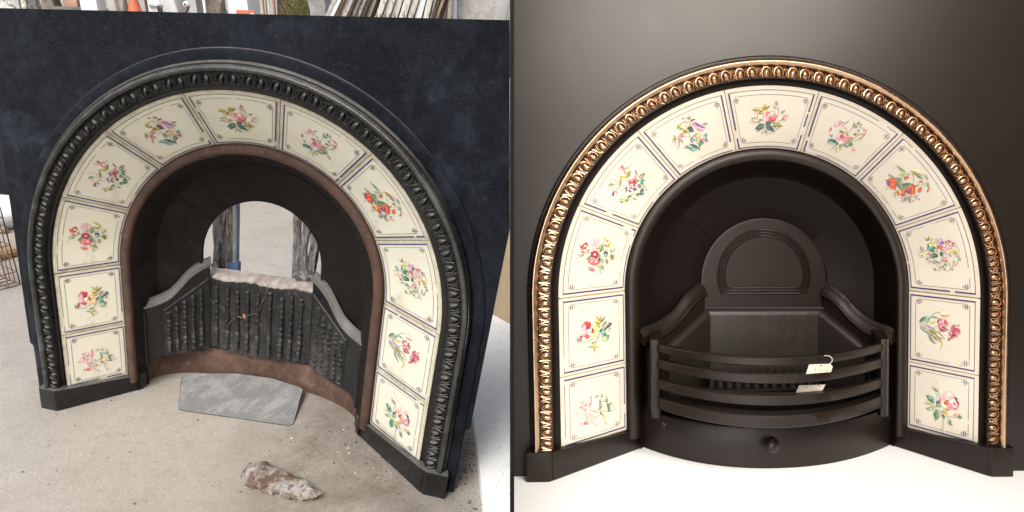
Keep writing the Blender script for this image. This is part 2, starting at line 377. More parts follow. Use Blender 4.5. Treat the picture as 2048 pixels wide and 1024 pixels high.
# tile boundaries: (kind, a, b): columns by y, arch by angle
B_AN = [-PI / 2 - 0.0, -1.118, -0.670, -0.2235, 0.2235, 0.670, 1.118, PI / 2]
TILES = [('L', 314.0, 162.7), ('L', 162.7, 1.0)] + [('A', B_AN[i], B_AN[i + 1]) for i in range(7)] + [('R', 1.0, 162.7), ('R', 162.7, 314.0)]
def tp(i, du, r, h=0.0, end=False):
    """point on tile i: du mm from its first (or last) joint, at cone radius r, lifted h"""
    k, a, b = TILES[i]; z = tz(r) + TN[1] * h; rr = r + TN[0] * h
    if k == 'A':
        an = (b - du / r) if end else (a + du / r); return (rr * math.sin(an), -rr * math.cos(an), z)
    sg = 1 if b > a else -1; y = (b - sg * du) if end else (a + sg * du)
    return ((-rr if k == 'L' else rr), y, z)
def tspan(i, r):
    k, a, b = TILES[i]; return (b - a) * r if k == 'A' else abs(b - a)
def put_tile(i, root, T, mat, old, label):
    mb = MB(); g = 0.75; nu, nv = 18, 12; ro, ri = R_OUT - 0.8, R_IN + 0.8; edge = []
    G = []; tilt = random.uniform(-0.35, 0.35)
    for a in range(nu + 3):
        row = []
        fa = min(max(a - 1, 0), nu) / nu; sa = a in (0, nu + 2)
        for b in range(nv + 3):
            fb = min(max(b - 1, 0), nv) / nv; sb = b in (0, nv + 2)
            r = ro + (ri - ro) * fb; sp = tspan(i, r) - 2 * g
            e = min(fa * sp, (1 - fa) * sp, fb * 160, (1 - fb) * 160)
            h = -5.0 if (sa or sb) else (1.2 if e < 0.5 else 2.0) + tilt * (fa - 0.5) * 2
            row.append(tp(i, g + fa * sp, r, h)); edge.append(max(0, 1 - e / 14))
        G.append(row)
    mb.grid(G)
    t = build('tile', mb, mat, root, T, 0, 50, edge=edge, label=label)
    # printed border: blue lines by the joints, fine lines on the ring sides, a knot in each corner
    mb = MB(); rr = random.Random(i * 7 + old); H = 2.4
    blue, dk = lin((20, 24, 105)), lin((72, 62, 68))
    if not old: blue = lin((22, 16, 92))
    def line(f0, wid, ink, wear):
        n = 26; pts = [f0(k / n) for k in range(n + 1)]; skip = 0
        for k in range(n):
            if skip > 0: skip -= 1; continue
            if rr.random() < wear: skip = rr.randint(0, 4); continue
            (a0, b0), (a1, b1) = pts[k], pts[k + 1]; mb.poly([a0, a1, b1, b0], ink)
    wr = 0.01 if old else 0.022
    for end in (False, True):
        for ins, wd, ink in ((6.4, 3.0, blue), (14.5, 0.75, dk)):
            r0, r1 = (R_OUT - 7, R_IN + 7) if wd > 1 else (R_OUT - 15, R_IN + 15)
            lo, hi = (0.0, 1.0) if wd > 1 else (0.09, 0.91)
            line(lambda t, ins=ins, wd=wd, r0=r0, r1=r1, lo=lo, hi=hi: (tp(i, ins, r0 + (r1 - r0) * (lo + (hi - lo) * t), H, end), tp(i, ins + wd, r0 + (r1 - r0) * (lo + (hi - lo) * t), H, end)), wd, ink, wr)
    for r_, wd, ink, ins in ((R_OUT - 7, 0.9, dk, 7.0), (R_OUT - 15, 0.7, dk, 24), (R_IN + 7, 1.5, blue, 7.0), (R_IN + 15, 0.7, dk, 24)):
        n = 30
        line(lambda t, r_=r_, wd=wd, ins=ins: (tp(i, ins + (tspan(i, r_) - 2 * ins) * t, r_, H), tp(i, ins + (tspan(i, r_) - 2 * ins) * t, r_ - wd, H)), wd, ink, wr)
    for end in (False, True):
        for r_, sg in ((R_OUT - 15, -1), (R_IN + 14.5, 1)):
            for (p, q) in ((0, 1), (1, 0), (1, 1), (2, 1), (1, 2)):
                x0, y0, q4, wd = 14.5 + p * 3.8, q * 3.8, 4.0, 0.75 if old else 0.6
                for (u0, u1, v0, v1) in ((0, q4, 0, wd), (0, q4, q4 - wd, q4), (0, wd, 0, q4), (q4 - wd, q4, 0, q4)):
                    mb.poly([tp(i, x0 + u, r_ + sg * (y0 + v), H + 0.05, end) for u, v in ((u0, v0), (u1, v0), (u1, v1), (u0, v1))], dk)
    build('border_print', mb, 'print_ink', t, T, 0, 0)
    return t

# ---------------------------------------------------------------- flowers printed on the tiles
PAL = dict(D=(44, 84, 80), M=(108, 140, 108), O=(150, 142, 66), G=(172, 190, 150), E=(70, 140, 100), Y=(222, 203, 112), y=(188, 178, 88),
           A=(150, 150, 138), P=(222, 140, 155), p=(234, 188, 194), H=(202, 72, 100), C=(146, 30, 66), R=(190, 34, 48), N=(238, 100, 40), n=(205, 66, 30),
           U=(116, 84, 146), u=(186, 164, 196), B=(118, 92, 62), e=(244, 206, 164), w=(242, 230, 212), k=(44, 38, 46), s=(140, 122, 92), t=(120, 178, 168), q=(200, 172, 174), r=(226, 96, 100))
# l x0 y0 x1 y1 width colour = leaf or petal;  b x y rx ry angle colour = round petal;  t width colour x y x y ... = stem
# f x0 y0 x1 y1 pairs length colour = fern.  Numbers are 1/10.24 of a photo pixel from the tile's own corner point.
FL = {
0: (1130, 770, "t9 s 430 470 520 530 650 550 740 540 900 535 1030 470;t8 s 490 430 540 500 650 548;t8 s 740 560 650 650 600 700;t8 s 640 660 480 720 400 750;t7 s 900 460 1000 420;t7 s 750 660 800 740;"
    "b 340 340 38 50 20 p;b 320 355 30 34 0 q;l 360 370 385 310 22 P;b 320 470 44 52 30 P;b 300 500 30 40 60 p;b 250 560 62 40 -10 p;b 225 575 36 30 0 q;b 285 555 44 46 10 p;l 290 440 340 450 20 P;b 395 505 44 24 -50 P;b 410 580 34 44 20 q;b 450 565 50 40 0 p;b 480 545 40 30 0 p;b 510 610 26 24 0 P;b 540 645 66 32 -8 p;b 490 650 36 28 0 q;b 430 640 34 28 30 q;b 430 690 24 18 0 P;b 430 770 44 40 0 P;b 400 780 28 34 20 H;b 455 780 26 24 0 P;b 330 790 34 42 30 q;b 345 760 30 18 0 p;b 590 800 62 30 10 p;b 540 750 46 28 60 q;b 625 810 32 22 20 q;"
    "l 480 460 515 240 46 P;b 525 240 26 20 20 P;b 490 350 30 60 0 p;l 430 420 445 320 30 q;l 500 400 522 360 22 H;b 380 415 24 20 0 P;b 416 405 14 18 0 H;b 570 612 18 26 0 y;"
    "f 722 510 700 280 9 46 D;f 740 560 700 600 2 40 B;f 600 250 700 200 4 40 A;f 840 340 830 190 4 44 A;f 900 540 850 360 7 52 D;f 860 420 950 350 5 44 M;f 830 350 850 270 3 50 M;f 640 500 700 480 3 30 y;l 730 610 800 590 20 O;f 770 640 850 660 4 34 Y;b 812 765 26 30 0 G;b 760 320 50 20 0 G;b 760 490 50 60 0 e;f 740 250 740 180 4 36 A"),
1: (1130, 615, "t9 B 300 712 380 716 480 680 590 610;t9 D 700 540 640 640 630 700;t8 B 730 560 660 640;t10 O 860 470 950 490;"
    "b 440 330 78 48 15 H;b 440 400 66 66 0 C;b 480 350 46 60 0 R;b 370 410 52 70 20 p;b 350 370 30 50 20 P;b 400 540 80 66 30 P;b 440 590 54 44 20 H;b 370 520 48 50 0 p;"
    "b 580 350 66 60 0 e;b 600 470 86 76 0 e;b 640 540 48 70 10 e;b 490 490 52 60 0 w;b 540 560 60 46 0 e;b 560 470 30 42 0 R;b 545 440 20 24 0 C;b 550 500 24 24 0 R;b 510 495 8 20 0 B;b 620 450 40 50 0 Y;"
    "l 720 340 600 165 60 y;l 700 300 620 210 46 Y;l 715 320 705 140 30 O;l 720 310 815 155 34 B;l 700 380 610 290 70 O;l 720 400 640 360 60 y;l 740 380 850 270 40 D;l 760 360 815 340 40 A;b 895 340 56 34 -20 D;b 870 370 50 44 0 A;b 760 490 66 60 0 t;b 790 430 50 50 0 A;l 690 500 740 420 50 D;l 840 430 930 330 44 D;l 800 470 850 400 40 D;b 820 600 76 56 30 E;b 800 640 62 60 0 G;l 850 560 890 600 60 M;l 780 560 840 520 30 D;l 870 460 940 410 20 B;"
    "l 560 720 620 710 60 A;l 520 720 640 715 44 O;l 560 780 450 800 66 G;l 570 780 610 920 60 y;l 590 830 700 830 60 e;l 600 800 670 810 40 y;b 590 750 40 28 0 G;l 250 720 240 600 24 D;l 260 700 320 590 34 H;b 318 600 26 32 -20 R;l 270 700 355 640 24 D;b 260 690 28 34 0 A"),
2: (1130, 465, "t8 s 240 432 330 445 470 410 560 440;t8 s 460 410 410 340;t8 s 200 570 250 520 380 440;t9 M 690 490 800 500 900 470 980 460;t8 s 740 520 745 640 740 700;t7 s 980 455 1040 455;t7 s 980 480 1030 505;t7 s 960 500 1020 560;t7 s 560 650 540 720;"
    "b 420 230 36 36 0 R;b 440 260 30 26 -30 H;b 380 260 34 34 0 R;b 330 290 34 30 20 R;b 350 330 36 26 10 r;b 400 310 30 26 0 R;b 400 270 26 20 0 w;b 300 250 18 44 20 q;b 355 210 30 20 -30 p;"
    "b 560 190 44 60 30 p;b 620 160 50 40 0 q;b 670 190 40 56 -20 p;b 700 230 44 40 20 p;b 560 240 34 30 0 q;b 590 310 40 46 0 p;b 620 230 50 60 0 p;b 600 350 60 30 0 q;"
    "b 600 400 40 36 0 C;b 640 420 34 44 30 R;b 550 410 40 30 -20 C;b 550 470 46 34 20 C;b 620 500 40 34 0 C;b 660 450 34 34 0 C;b 596 445 22 24 0 e;"
    "b 530 540 50 40 0 P;b 500 590 44 40 0 r;b 540 620 46 36 0 r;b 620 560 60 36 0 P;b 660 600 40 44 0 r;b 610 640 50 36 0 r;b 580 600 36 36 0 r;b 622 592 22 24 0 e;b 530 590 18 20 0 e;b 530 750 66 36 25 r;b 500 720 44 24 30 P;b 570 760 40 20 -30 r;"
    "l 700 400 760 230 80 M;l 690 350 720 230 50 y;l 880 200 770 100 54 Y;l 860 190 880 130 30 O;l 880 310 930 190 66 y;l 860 290 770 230 40 O;l 920 400 1015 290 76 G;l 930 430 930 300 30 A;b 820 430 44 66 0 D;b 830 350 34 36 0 q;b 815 460 26 40 0 t;b 940 480 46 36 -50 O;l 940 570 960 450 40 B;"
    "l 845 520 850 655 50 y;l 820 530 850 650 30 B;l 690 500 720 600 60 D;l 740 520 760 620 60 A;l 740 660 790 770 56 A;l 735 660 680 790 46 y;l 730 670 645 715 40 A;l 710 780 690 840 34 q;l 720 790 760 810 30 q;l 770 560 780 650 30 G;l 660 480 720 450 50 M;l 420 550 510 450 60 M;l 460 400 490 310 36 O;l 300 490 380 450 30 M;l 230 440 330 440 30 q;l 300 370 420 400 36 s;l 640 300 680 330 40 O"),
3: (1195, 320, "t7 s 275 470 255 400 300 370 350 390 410 470;t7 s 330 490 440 530 450 600 500 610 560 560;t7 s 450 530 560 510;t7 s 540 210 575 270;t8 s 600 390 640 520 700 560;t8 s 830 350 800 250 760 180;t9 M 910 500 960 560 1000 630;t8 M 920 500 980 540 1010 610;t7 s 300 540 320 620;t9 s 760 640 680 700 600 770;t7 s 680 740 665 850;t7 s 610 200 650 130 700 80;"
    "b 490 130 26 34 20 H;l 510 190 470 100 44 r;l 510 190 620 120 44 P;l 510 200 400 160 60 q;l 500 210 430 150 40 p;l 515 180 515 100 30 H;l 580 270 520 190 24 H;l 610 190 640 140 20 y;"
    "l 575 360 670 200 90 O;l 590 350 650 220 50 y;l 570 380 430 320 60 y;l 575 370 480 330 50 Y;l 450 520 470 360 76 O;l 440 490 440 380 40 e;l 330 490 205 520 60 M;l 300 500 240 550 40 G;l 360 610 440 550 40 q;"
    "l 320 620 260 740 50 u;l 330 630 320 750 44 U;l 330 625 410 660 40 C;l 330 640 400 700 40 q;l 310 640 280 720 30 C;"
    "l 690 460 770 340 80 H;b 740 380 50 40 -40 P;l 700 460 800 360 40 C;l 700 470 810 440 60 R;l 690 470 630 400 50 H;l 690 470 630 450 46 C;l 700 480 700 560 50 p;l 720 490 760 560 60 P;l 720 490 770 510 40 C;l 670 470 640 530 60 u;"
    "l 610 590 560 540 60 U;l 600 590 550 600 40 U;l 610 580 600 510 40 u;l 620 600 670 660 40 U;l 610 600 560 670 30 A;l 620 590 730 570 20 D;l 680 640 670 610 30 C;b 610 580 18 18 0 w;b 740 590 20 26 0 k;b 775 585 16 28 0 k;b 755 610 14 16 0 A;"
    "l 850 370 975 250 70 B;l 860 350 950 270 36 e;l 870 440 920 350 60 t;l 910 500 900 390 70 E;l 840 400 800 430 40 D;l 900 400 970 410 30 D;l 820 480 860 570 60 D;l 830 490 900 550 40 M;l 890 700 920 550 80 D;l 890 690 900 590 40 t;l 770 710 880 680 70 E;l 860 700 950 660 40 D;l 700 450 650 350 30 q;l 760 200 800 290 30 H;l 760 300 790 340 30 A;"
    "l 420 790 620 780 70 y;l 440 790 600 790 34 G;l 540 840 640 790 50 O;l 600 770 690 720 40 D;l 450 850 520 860 30 B;l 700 770 810 800 30 O;l 170 690 180 665 10 B;l 700 700 760 640 40 e"),
4: (1320, 220, "t10 B 350 380 430 270 530 215;t9 B 530 210 525 280 540 340;t8 s 540 240 640 220 720 180;t8 s 280 560 350 540 380 520;t9 s 460 520 560 540 640 545;t9 B 550 440 620 530;t9 B 700 590 790 700 815 820;t8 s 400 620 470 665;t7 s 330 620 270 700;t8 D 640 540 700 520;t12 B 810 720 815 820;"
    "l 350 370 430 270 76 O;l 370 330 420 290 30 Y;l 430 175 520 155 30 O;l 530 160 640 135 40 O;l 540 150 590 110 30 y;l 550 175 640 175 26 B;l 610 220 720 170 30 D;"
    "l 650 235 940 360 110 u;l 660 240 870 430 140 q;l 650 240 820 470 110 p;l 700 230 930 360 60 U;l 860 280 990 275 26 B;l 860 290 960 325 36 p;b 680 270 40 40 0 P;l 850 380 880 430 40 P;l 600 310 600 230 30 y;l 640 300 630 240 24 e;"
    "b 620 370 70 50 30 D;l 550 350 700 420 90 D;l 570 420 640 420 30 D;l 480 360 380 385 46 O;l 500 370 600 430 60 y;l 480 380 430 490 70 Y;l 490 390 450 520 50 O;l 490 390 530 490 30 B;b 435 510 38 44 0 H;b 400 520 24 36 10 P;b 460 500 24 40 0 P;"
    "l 370 560 370 790 90 p;l 380 600 375 790 50 u;l 345 600 360 780 30 e;l 375 560 400 650 40 O;l 360 560 480 665 20 B;b 290 590 36 44 20 O;b 275 620 24 30 0 y;l 290 540 300 500 26 B;l 300 570 330 600 30 B;"
    "l 660 540 660 660 84 D;l 670 550 655 650 50 t;l 690 520 740 480 60 M;b 740 500 48 30 0 A;l 720 520 890 540 70 Y;l 730 550 770 630 40 y;l 780 540 985 630 90 p;l 860 560 985 630 50 U;l 830 560 960 640 40 P;l 880 540 970 460 66 t;l 950 560 965 460 30 E;b 835 660 50 44 0 E;l 800 620 880 650 60 D;l 800 720 850 610 60 E;l 790 530 860 500 40 y;"
    "l 800 790 480 770 40 D;l 790 780 520 700 110 t;l 800 790 590 680 80 D;l 780 780 600 750 70 t;l 480 780 560 690 20 A"),
5: (1485, 190, "t8 s 320 560 300 470 315 320;t9 s 660 510 720 430 740 350 735 240 700 170;t8 s 740 300 690 250;t8 s 700 550 790 510 840 470;t7 s 150 520 260 540 320 560;t8 B 380 660 450 720 500 770;t8 B 440 640 480 740 505 825;t7 B 510 680 490 740 590 790;t7 s 500 740 440 780;t7 s 590 740 720 710;"
    "l 360 280 190 290 80 O;l 350 270 210 270 50 Y;l 390 260 580 200 70 O;l 390 260 480 170 70 y;l 330 360 510 300 60 Y;l 330 370 430 290 90 O;l 300 340 260 320 60 y;l 270 340 330 370 40 Y;"
    "b 570 430 128 110 10 P;b 500 420 76 90 -20 p;b 620 380 76 76 0 p;b 620 440 90 84 0 P;b 560 490 100 50 10 r;b 600 500 80 36 -5 H;b 615 375 50 46 0 w;b 640 375 24 26 0 P;b 636 372 9 12 0 C;b 660 400 34 52 -20 P;b 480 470 50 60 -40 p;b 560 440 60 24 30 r;b 530 400 34 60 -30 p;b 650 470 50 24 -30 r;b 500 380 20 50 30 r;"
    "l 470 560 600 570 60 D;l 480 540 640 520 50 B;b 655 560 34 26 0 O;l 690 570 830 620 70 O;l 700 580 790 560 50 y;l 670 610 730 690 60 B;l 680 620 720 680 30 Y;"
    "l 450 580 250 675 120 D;l 430 590 290 660 60 M;l 470 590 660 720 110 D;l 480 600 640 700 50 M;l 640 600 660 640 50 D;l 570 640 650 720 60 D;"
    "l 280 540 150 520 40 q;l 230 540 270 550 40 A;l 170 465 290 430 28 O;l 260 470 290 440 24 y;l 340 500 420 500 44 O;l 330 530 370 530 40 O;l 350 490 360 465 20 B;"
    "l 710 210 690 100 54 P;l 705 190 670 120 26 M;l 710 190 735 130 26 q;l 690 260 640 190 40 P;l 680 250 650 230 30 M;l 680 240 610 180 20 q;b 880 440 50 46 -20 P;l 840 460 960 400 50 p;l 860 480 900 490 50 q;l 800 500 860 460 24 B;l 880 430 875 375 24 P;l 810 330 850 360 30 O;l 820 350 870 290 26 O;l 840 330 890 320 20 y;l 790 320 830 340 20 B;"
    "l 380 680 280 730 34 B;l 440 740 390 775 40 A;l 600 745 670 745 26 q"),
6: (1635, 225, "t8 s 420 640 340 690 280 765;t9 s 380 700 392 820;t9 M 640 420 720 300 760 265 870 275 960 330;t8 s 600 400 600 330 580 290;t8 s 740 560 850 550 900 510 1000 420;t8 s 740 530 830 460 850 370;t8 s 830 455 950 420;t8 s 290 510 285 450;t7 s 780 250 850 230;t10 B 560 230 650 150;"
    "b 450 200 96 44 -25 p;b 500 170 80 40 -10 q;b 390 240 50 30 20 p;b 480 190 36 34 0 P;l 410 280 600 190 50 q;l 480 240 560 290 50 p;l 500 250 560 280 30 P;l 340 240 420 280 30 q;b 545 155 50 30 10 w;"
    "l 265 380 285 280 44 H;l 255 400 270 320 34 P;l 285 470 240 440 24 O;l 290 490 305 430 22 B;"
    "b 480 470 80 64 -20 p;b 560 570 110 50 10 p;b 610 530 70 60 0 P;b 500 480 46 54 20 H;l 500 520 640 470 46 P;b 440 530 60 44 30 p;b 500 600 60 30 0 w;l 510 530 460 430 40 H;b 590 600 66 30 10 P;l 500 530 560 480 30 r;l 640 490 700 480 40 q;"
    "l 415 600 205 600 60 D;l 400 600 210 580 100 t;b 300 560 80 34 5 E;l 410 600 260 540 50 D;l 430 620 370 630 30 k;l 490 640 620 700 50 E;l 480 640 600 650 50 t;l 600 670 620 710 30 B;"
    "b 690 620 50 60 20 E;l 640 690 730 560 70 M;l 700 560 720 650 50 G;l 640 600 660 550 50 A;b 710 520 30 26 0 y;l 720 540 690 490 40 O;"
    "l 450 370 570 410 44 M;l 450 365 520 390 24 D;l 610 440 640 460 30 B;l 590 440 620 380 30 O;l 590 300 600 350 24 y;l 540 320 580 320 20 Y;l 735 290 760 170 36 M;b 790 285 34 18 0 O;l 820 190 860 230 40 M;l 850 220 860 170 30 B;l 870 230 930 230 24 M;l 880 240 900 260 20 A;"
    "l 940 320 1030 390 40 P;l 960 340 1030 390 24 H;l 930 500 1010 410 30 H;l 860 540 910 510 40 O;l 800 420 760 420 50 O;l 740 440 820 440 40 B;l 870 440 950 415 40 y;l 820 340 850 380 30 A;l 850 380 865 320 24 M;"
    "b 395 710 38 24 0 Y;b 480 715 30 30 0 y;l 370 700 430 740 30 y;l 460 690 480 640 30 D;l 720 690 785 780 56 P;l 730 700 760 750 26 p;l 185 905 235 940 10 B"),
7: (1755, 320, "t8 s 450 360 500 350 515 400 515 470;t8 s 710 270 745 350 745 450;t9 r 600 290 680 240 720 230;t8 s 720 240 820 260 930 300;t8 s 940 430 910 520;t8 s 1050 440 1060 520 1100 610;t7 s 400 620 360 780;t8 n 420 580 360 780;t7 s 230 550 165 610;t7 s 620 740 720 790;t7 s 700 745 850 730;t7 s 590 710 640 740;t7 s 940 430 900 430;t7 s 1060 560 1040 600;t7 s 745 660 765 710;t7 s 770 670 810 700;"
    "l 600 260 390 90 56 M;l 590 260 410 110 30 G;l 370 360 220 270 60 A;l 380 370 250 310 50 G;l 360 375 270 330 20 D;b 430 370 58 24 0 M;l 440 290 670 290 76 G;l 460 300 650 290 40 y;"
    "l 700 215 910 290 110 e;l 700 215 900 290 60 O;l 720 220 890 280 30 G;b 915 300 30 20 30 P;l 800 310 940 390 50 M;l 820 320 930 370 20 D;l 960 290 1050 410 80 G;l 970 300 1040 410 40 A;b 1010 490 48 40 20 O;b 990 490 40 40 0 G;l 1030 530 1090 570 30 A;"
    "l 400 380 520 620 110 M;l 470 370 500 600 60 A;b 440 420 56 50 0 M;b 600 490 100 34 -4 E;l 490 520 700 480 100 E;l 520 540 560 600 50 M;l 700 500 750 530 40 E;l 750 530 870 490 34 M;"
    "b 600 350 50 34 0 N;l 560 400 650 320 60 n;l 550 390 620 340 30 N;b 595 310 60 20 -5 G;"
    "l 400 410 190 410 60 N;b 260 470 70 56 30 C;l 390 420 200 460 60 n;b 250 480 44 34 40 U;b 280 500 50 30 40 H;b 320 520 56 70 10 N;l 400 420 370 620 40 n;l 340 540 380 620 30 n;l 160 395 230 415 20 B;b 330 500 28 50 0 N;"
    "b 460 640 44 30 0 N;l 440 620 440 730 60 N;b 540 650 36 60 -10 N;b 525 705 48 24 0 C;b 515 700 30 16 0 H;l 480 580 500 690 50 Y;l 560 640 575 720 30 n;l 330 660 420 650 20 O;l 300 740 380 710 10 A;"
    "l 740 470 690 560 60 N;l 740 480 730 680 80 N;b 640 560 96 30 5 N;b 650 620 80 56 20 C;b 640 600 54 34 20 H;b 640 620 40 24 20 U;l 680 640 700 690 50 n;b 740 620 40 80 0 N;l 740 470 775 690 50 n;l 570 570 620 560 30 n;l 560 545 700 560 30 n;"
    "b 895 432 40 20 0 N;l 930 430 860 430 30 n;b 875 600 42 54 20 N;l 910 540 850 660 60 n;l 910 540 850 640 30 N;l 1060 590 1010 655 36 n;"
    "b 545 790 48 60 0 q;l 560 730 540 850 90 A;l 620 750 700 870 70 A;l 640 750 720 690 50 q;l 790 750 800 800 40 A;l 790 740 850 720 24 A;l 725 810 745 850 26 n;b 850 790 20 10 -30 r;b 865 790 12 16 0 n;b 460 800 20 20 0 w"),
8: (1825, 465, "t9 B 120 425 220 380 330 350;t8 s 140 465 230 465;t8 s 150 510 240 485;t8 s 340 70 370 150 390 250;t8 s 300 440 370 400;t8 s 360 480 380 590;t7 s 410 620 470 600 530 590 560 640;t7 M 740 220 810 290 825 360;t7 M 910 270 960 330 960 430;t8 M 940 470 955 560 920 640;t8 M 850 620 820 720 790 760 720 790 650 740 630 680;t7 M 790 760 790 690 750 600;t7 s 490 760 560 770 610 720 580 670;t7 s 530 600 525 690;t8 s 330 370 400 410;t7 s 600 560 650 600;"
    "l 360 130 240 100 26 y;l 350 130 340 65 28 O;l 285 155 365 150 34 B;l 410 160 415 105 26 A;l 340 280 335 210 50 M;b 380 250 36 40 0 Y;b 430 200 40 24 -30 Y;b 470 270 36 44 0 e;l 420 240 410 180 30 y;"
    "b 345 305 34 36 0 D;b 390 320 60 46 20 t;b 450 340 56 64 -10 E;b 490 360 40 44 0 G;l 350 330 430 390 60 E;l 420 350 430 400 40 D;l 400 525 480 420 80 D;b 450 470 50 56 20 D;b 430 480 24 40 20 M;l 480 500 540 470 50 D;l 470 430 520 480 60 E;l 500 440 530 490 40 D;l 600 380 630 480 70 E;l 580 390 620 470 40 t;b 600 440 24 44 0 D;"
    "l 250 350 180 280 80 G;l 200 360 180 270 60 A;b 210 330 30 34 0 t;l 220 410 290 520 60 e;l 230 420 290 510 34 y;b 360 460 44 44 20 A;l 320 440 390 500 60 q;l 300 560 330 500 40 M;l 370 570 340 630 34 A;l 320 600 390 600 34 q;l 380 580 400 600 24 B;"
    "b 520 150 40 30 30 u;b 590 150 34 40 20 u;b 510 190 44 20 -10 q;b 570 200 44 36 0 u;b 620 200 34 36 30 U;l 580 200 490 130 40 q;l 620 240 700 310 40 u;b 660 260 36 30 40 p;"
    "l 570 290 510 260 40 H;l 570 290 510 320 36 C;l 580 290 600 240 36 H;b 580 310 30 30 0 P;l 580 310 630 350 36 H;b 560 370 40 36 0 p;b 600 290 24 24 0 H;b 640 330 30 20 20 q;"
    "l 730 200 675 160 36 H;l 730 200 750 140 36 C;l 740 200 810 160 36 C;l 720 210 680 210 26 H;b 740 195 34 22 0 P;l 850 250 820 190 30 H;l 860 250 850 180 30 C;l 870 260 820 260 30 H;b 870 250 30 24 0 P;l 870 250 885 190 24 q;b 890 260 30 16 0 u;"
    "b 740 300 50 40 30 p;b 700 360 44 60 -10 p;b 760 370 50 44 0 q;l 700 430 690 330 40 q;l 760 320 840 370 40 q;b 740 400 40 30 0 e;b 810 370 30 30 0 Y;l 700 280 750 250 30 G;l 720 320 760 310 20 H;b 640 380 30 26 0 y;"
    "l 860 350 940 430 90 Y;l 870 350 930 420 40 y;l 880 430 920 400 40 O;b 910 450 26 16 0 y;l 900 480 1000 460 24 A;l 760 430 810 500 40 A;l 970 510 1000 570 36 M;l 850 620 860 560 44 y;b 905 645 30 36 30 q;l 890 680 930 630 30 P;l 660 650 750 640 80 M;l 700 640 740 600 50 G;b 720 630 40 30 10 G;"
    "l 690 560 590 530 50 q;l 700 560 650 500 40 H;l 710 560 740 530 40 C;b 700 540 40 34 20 P;l 690 600 720 560 30 C;b 670 490 40 20 10 q;b 740 540 30 24 0 p;b 470 590 36 40 20 A;l 550 605 620 625 26 A;l 630 710 640 660 36 O;l 500 580 540 600 30 B;l 520 680 530 640 24 q;l 550 690 600 660 30 e;l 440 730 490 770 34 M;l 480 740 500 780 26 B;l 600 720 570 700 30 A;l 820 745 855 770 30 s;l 650 730 690 770 36 M"),
9: (1825, 610, "t11 M 385 230 440 180 500 150 580 155;t10 M 430 480 480 440 540 425;t9 G 540 540 640 530 740 505;t8 s 420 250 540 275;"
    "b 650 165 74 66 -8 e;l 580 170 780 210 100 e;b 640 170 44 46 0 w;l 590 200 770 215 44 N;l 640 140 770 200 40 w;l 580 190 760 222 26 e;"
    "l 150 340 400 240 130 t;l 150 345 300 225 80 M;l 160 360 340 270 70 G;l 155 350 260 230 26 D;l 380 240 540 275 26 M;l 230 390 520 335 40 y;l 240 390 440 325 40 Y;"
    "l 160 390 480 540 110 u;l 170 400 680 690 60 q;l 160 430 550 560 80 q;l 165 450 420 560 50 A;l 240 380 500 500 70 u;l 180 460 350 600 50 M;l 200 480 360 590 30 G;l 340 590 500 800 50 O;l 350 580 500 790 24 M;l 340 490 530 650 70 O;l 500 620 620 740 40 O;l 380 530 600 760 34 M;l 600 700 625 860 44 Y;l 620 840 580 905 24 y;l 500 520 680 690 26 A;"
    "l 530 370 580 270 44 C;l 540 340 590 270 34 H;l 600 320 630 270 34 H;l 640 330 660 300 24 P;l 660 370 700 290 50 H;l 670 350 740 400 60 C;l 660 370 690 310 20 C;b 710 380 30 40 20 H;b 600 390 56 24 -10 R;l 540 400 620 370 44 H;l 560 410 660 380 30 P;b 640 340 24 44 0 p;b 610 430 60 30 10 P;l 550 430 740 510 110 H;l 560 440 700 520 60 p;l 600 430 730 490 36 C;l 560 460 680 510 26 R;b 700 420 30 24 0 P;"
    "l 790 490 980 420 60 p;l 800 480 900 400 50 H;b 950 420 34 18 -30 P;l 930 440 980 400 26 H;l 790 490 1000 510 60 P;l 800 490 1010 560 70 H;l 800 500 990 590 70 P;l 830 490 990 490 24 C;l 850 530 990 570 26 R;l 800 510 900 590 60 C;l 800 510 1000 600 30 H;l 810 520 940 670 50 H;l 850 580 930 660 24 C;l 770 530 800 650 50 P;l 800 600 740 730 66 C;l 800 620 750 700 34 p;l 820 590 850 685 50 C;l 840 620 870 670 30 H;l 880 600 1000 620 16 A;b 740 505 16 8 0 O"),
10: (1830, 765, "t5 q 350 0 400 110;t9 A 430 360 480 270 490 190;t8 A 430 200 460 260;t12 M 190 420 300 440 420 500 560 600;t10 A 560 590 570 720;t9 A 690 690 780 705 900 700;t9 A 590 590 690 740;t10 M 400 460 360 410;t7 q 575 720 565 850 555 1020;t10 A 900 640 970 730;t8 s 850 700 980 710;"
    "l 480 190 360 90 60 O;l 480 190 400 80 40 G;b 380 110 26 30 0 y;l 400 120 490 185 50 M;"
    "l 410 420 230 250 120 E;l 415 400 290 260 90 t;l 410 400 230 250 30 D;b 340 320 60 30 40 t;l 380 380 290 340 50 D;l 300 250 260 250 30 q;l 330 440 240 370 50 Y;l 330 430 330 390 30 O;"
    "b 490 410 50 50 0 D;l 440 440 540 470 90 E;l 550 490 400 490 90 G;l 540 470 440 470 60 t;l 380 510 230 520 80 M;l 360 500 250 540 70 G;l 330 540 260 550 30 A;l 400 520 370 570 40 G;l 440 540 430 780 120 E;l 450 560 430 780 60 M;b 470 680 34 70 0 E;l 400 620 440 700 50 D;l 530 610 530 710 50 e;l 510 630 550 700 30 O;l 600 660 610 750 44 E;l 580 640 600 700 30 D;"
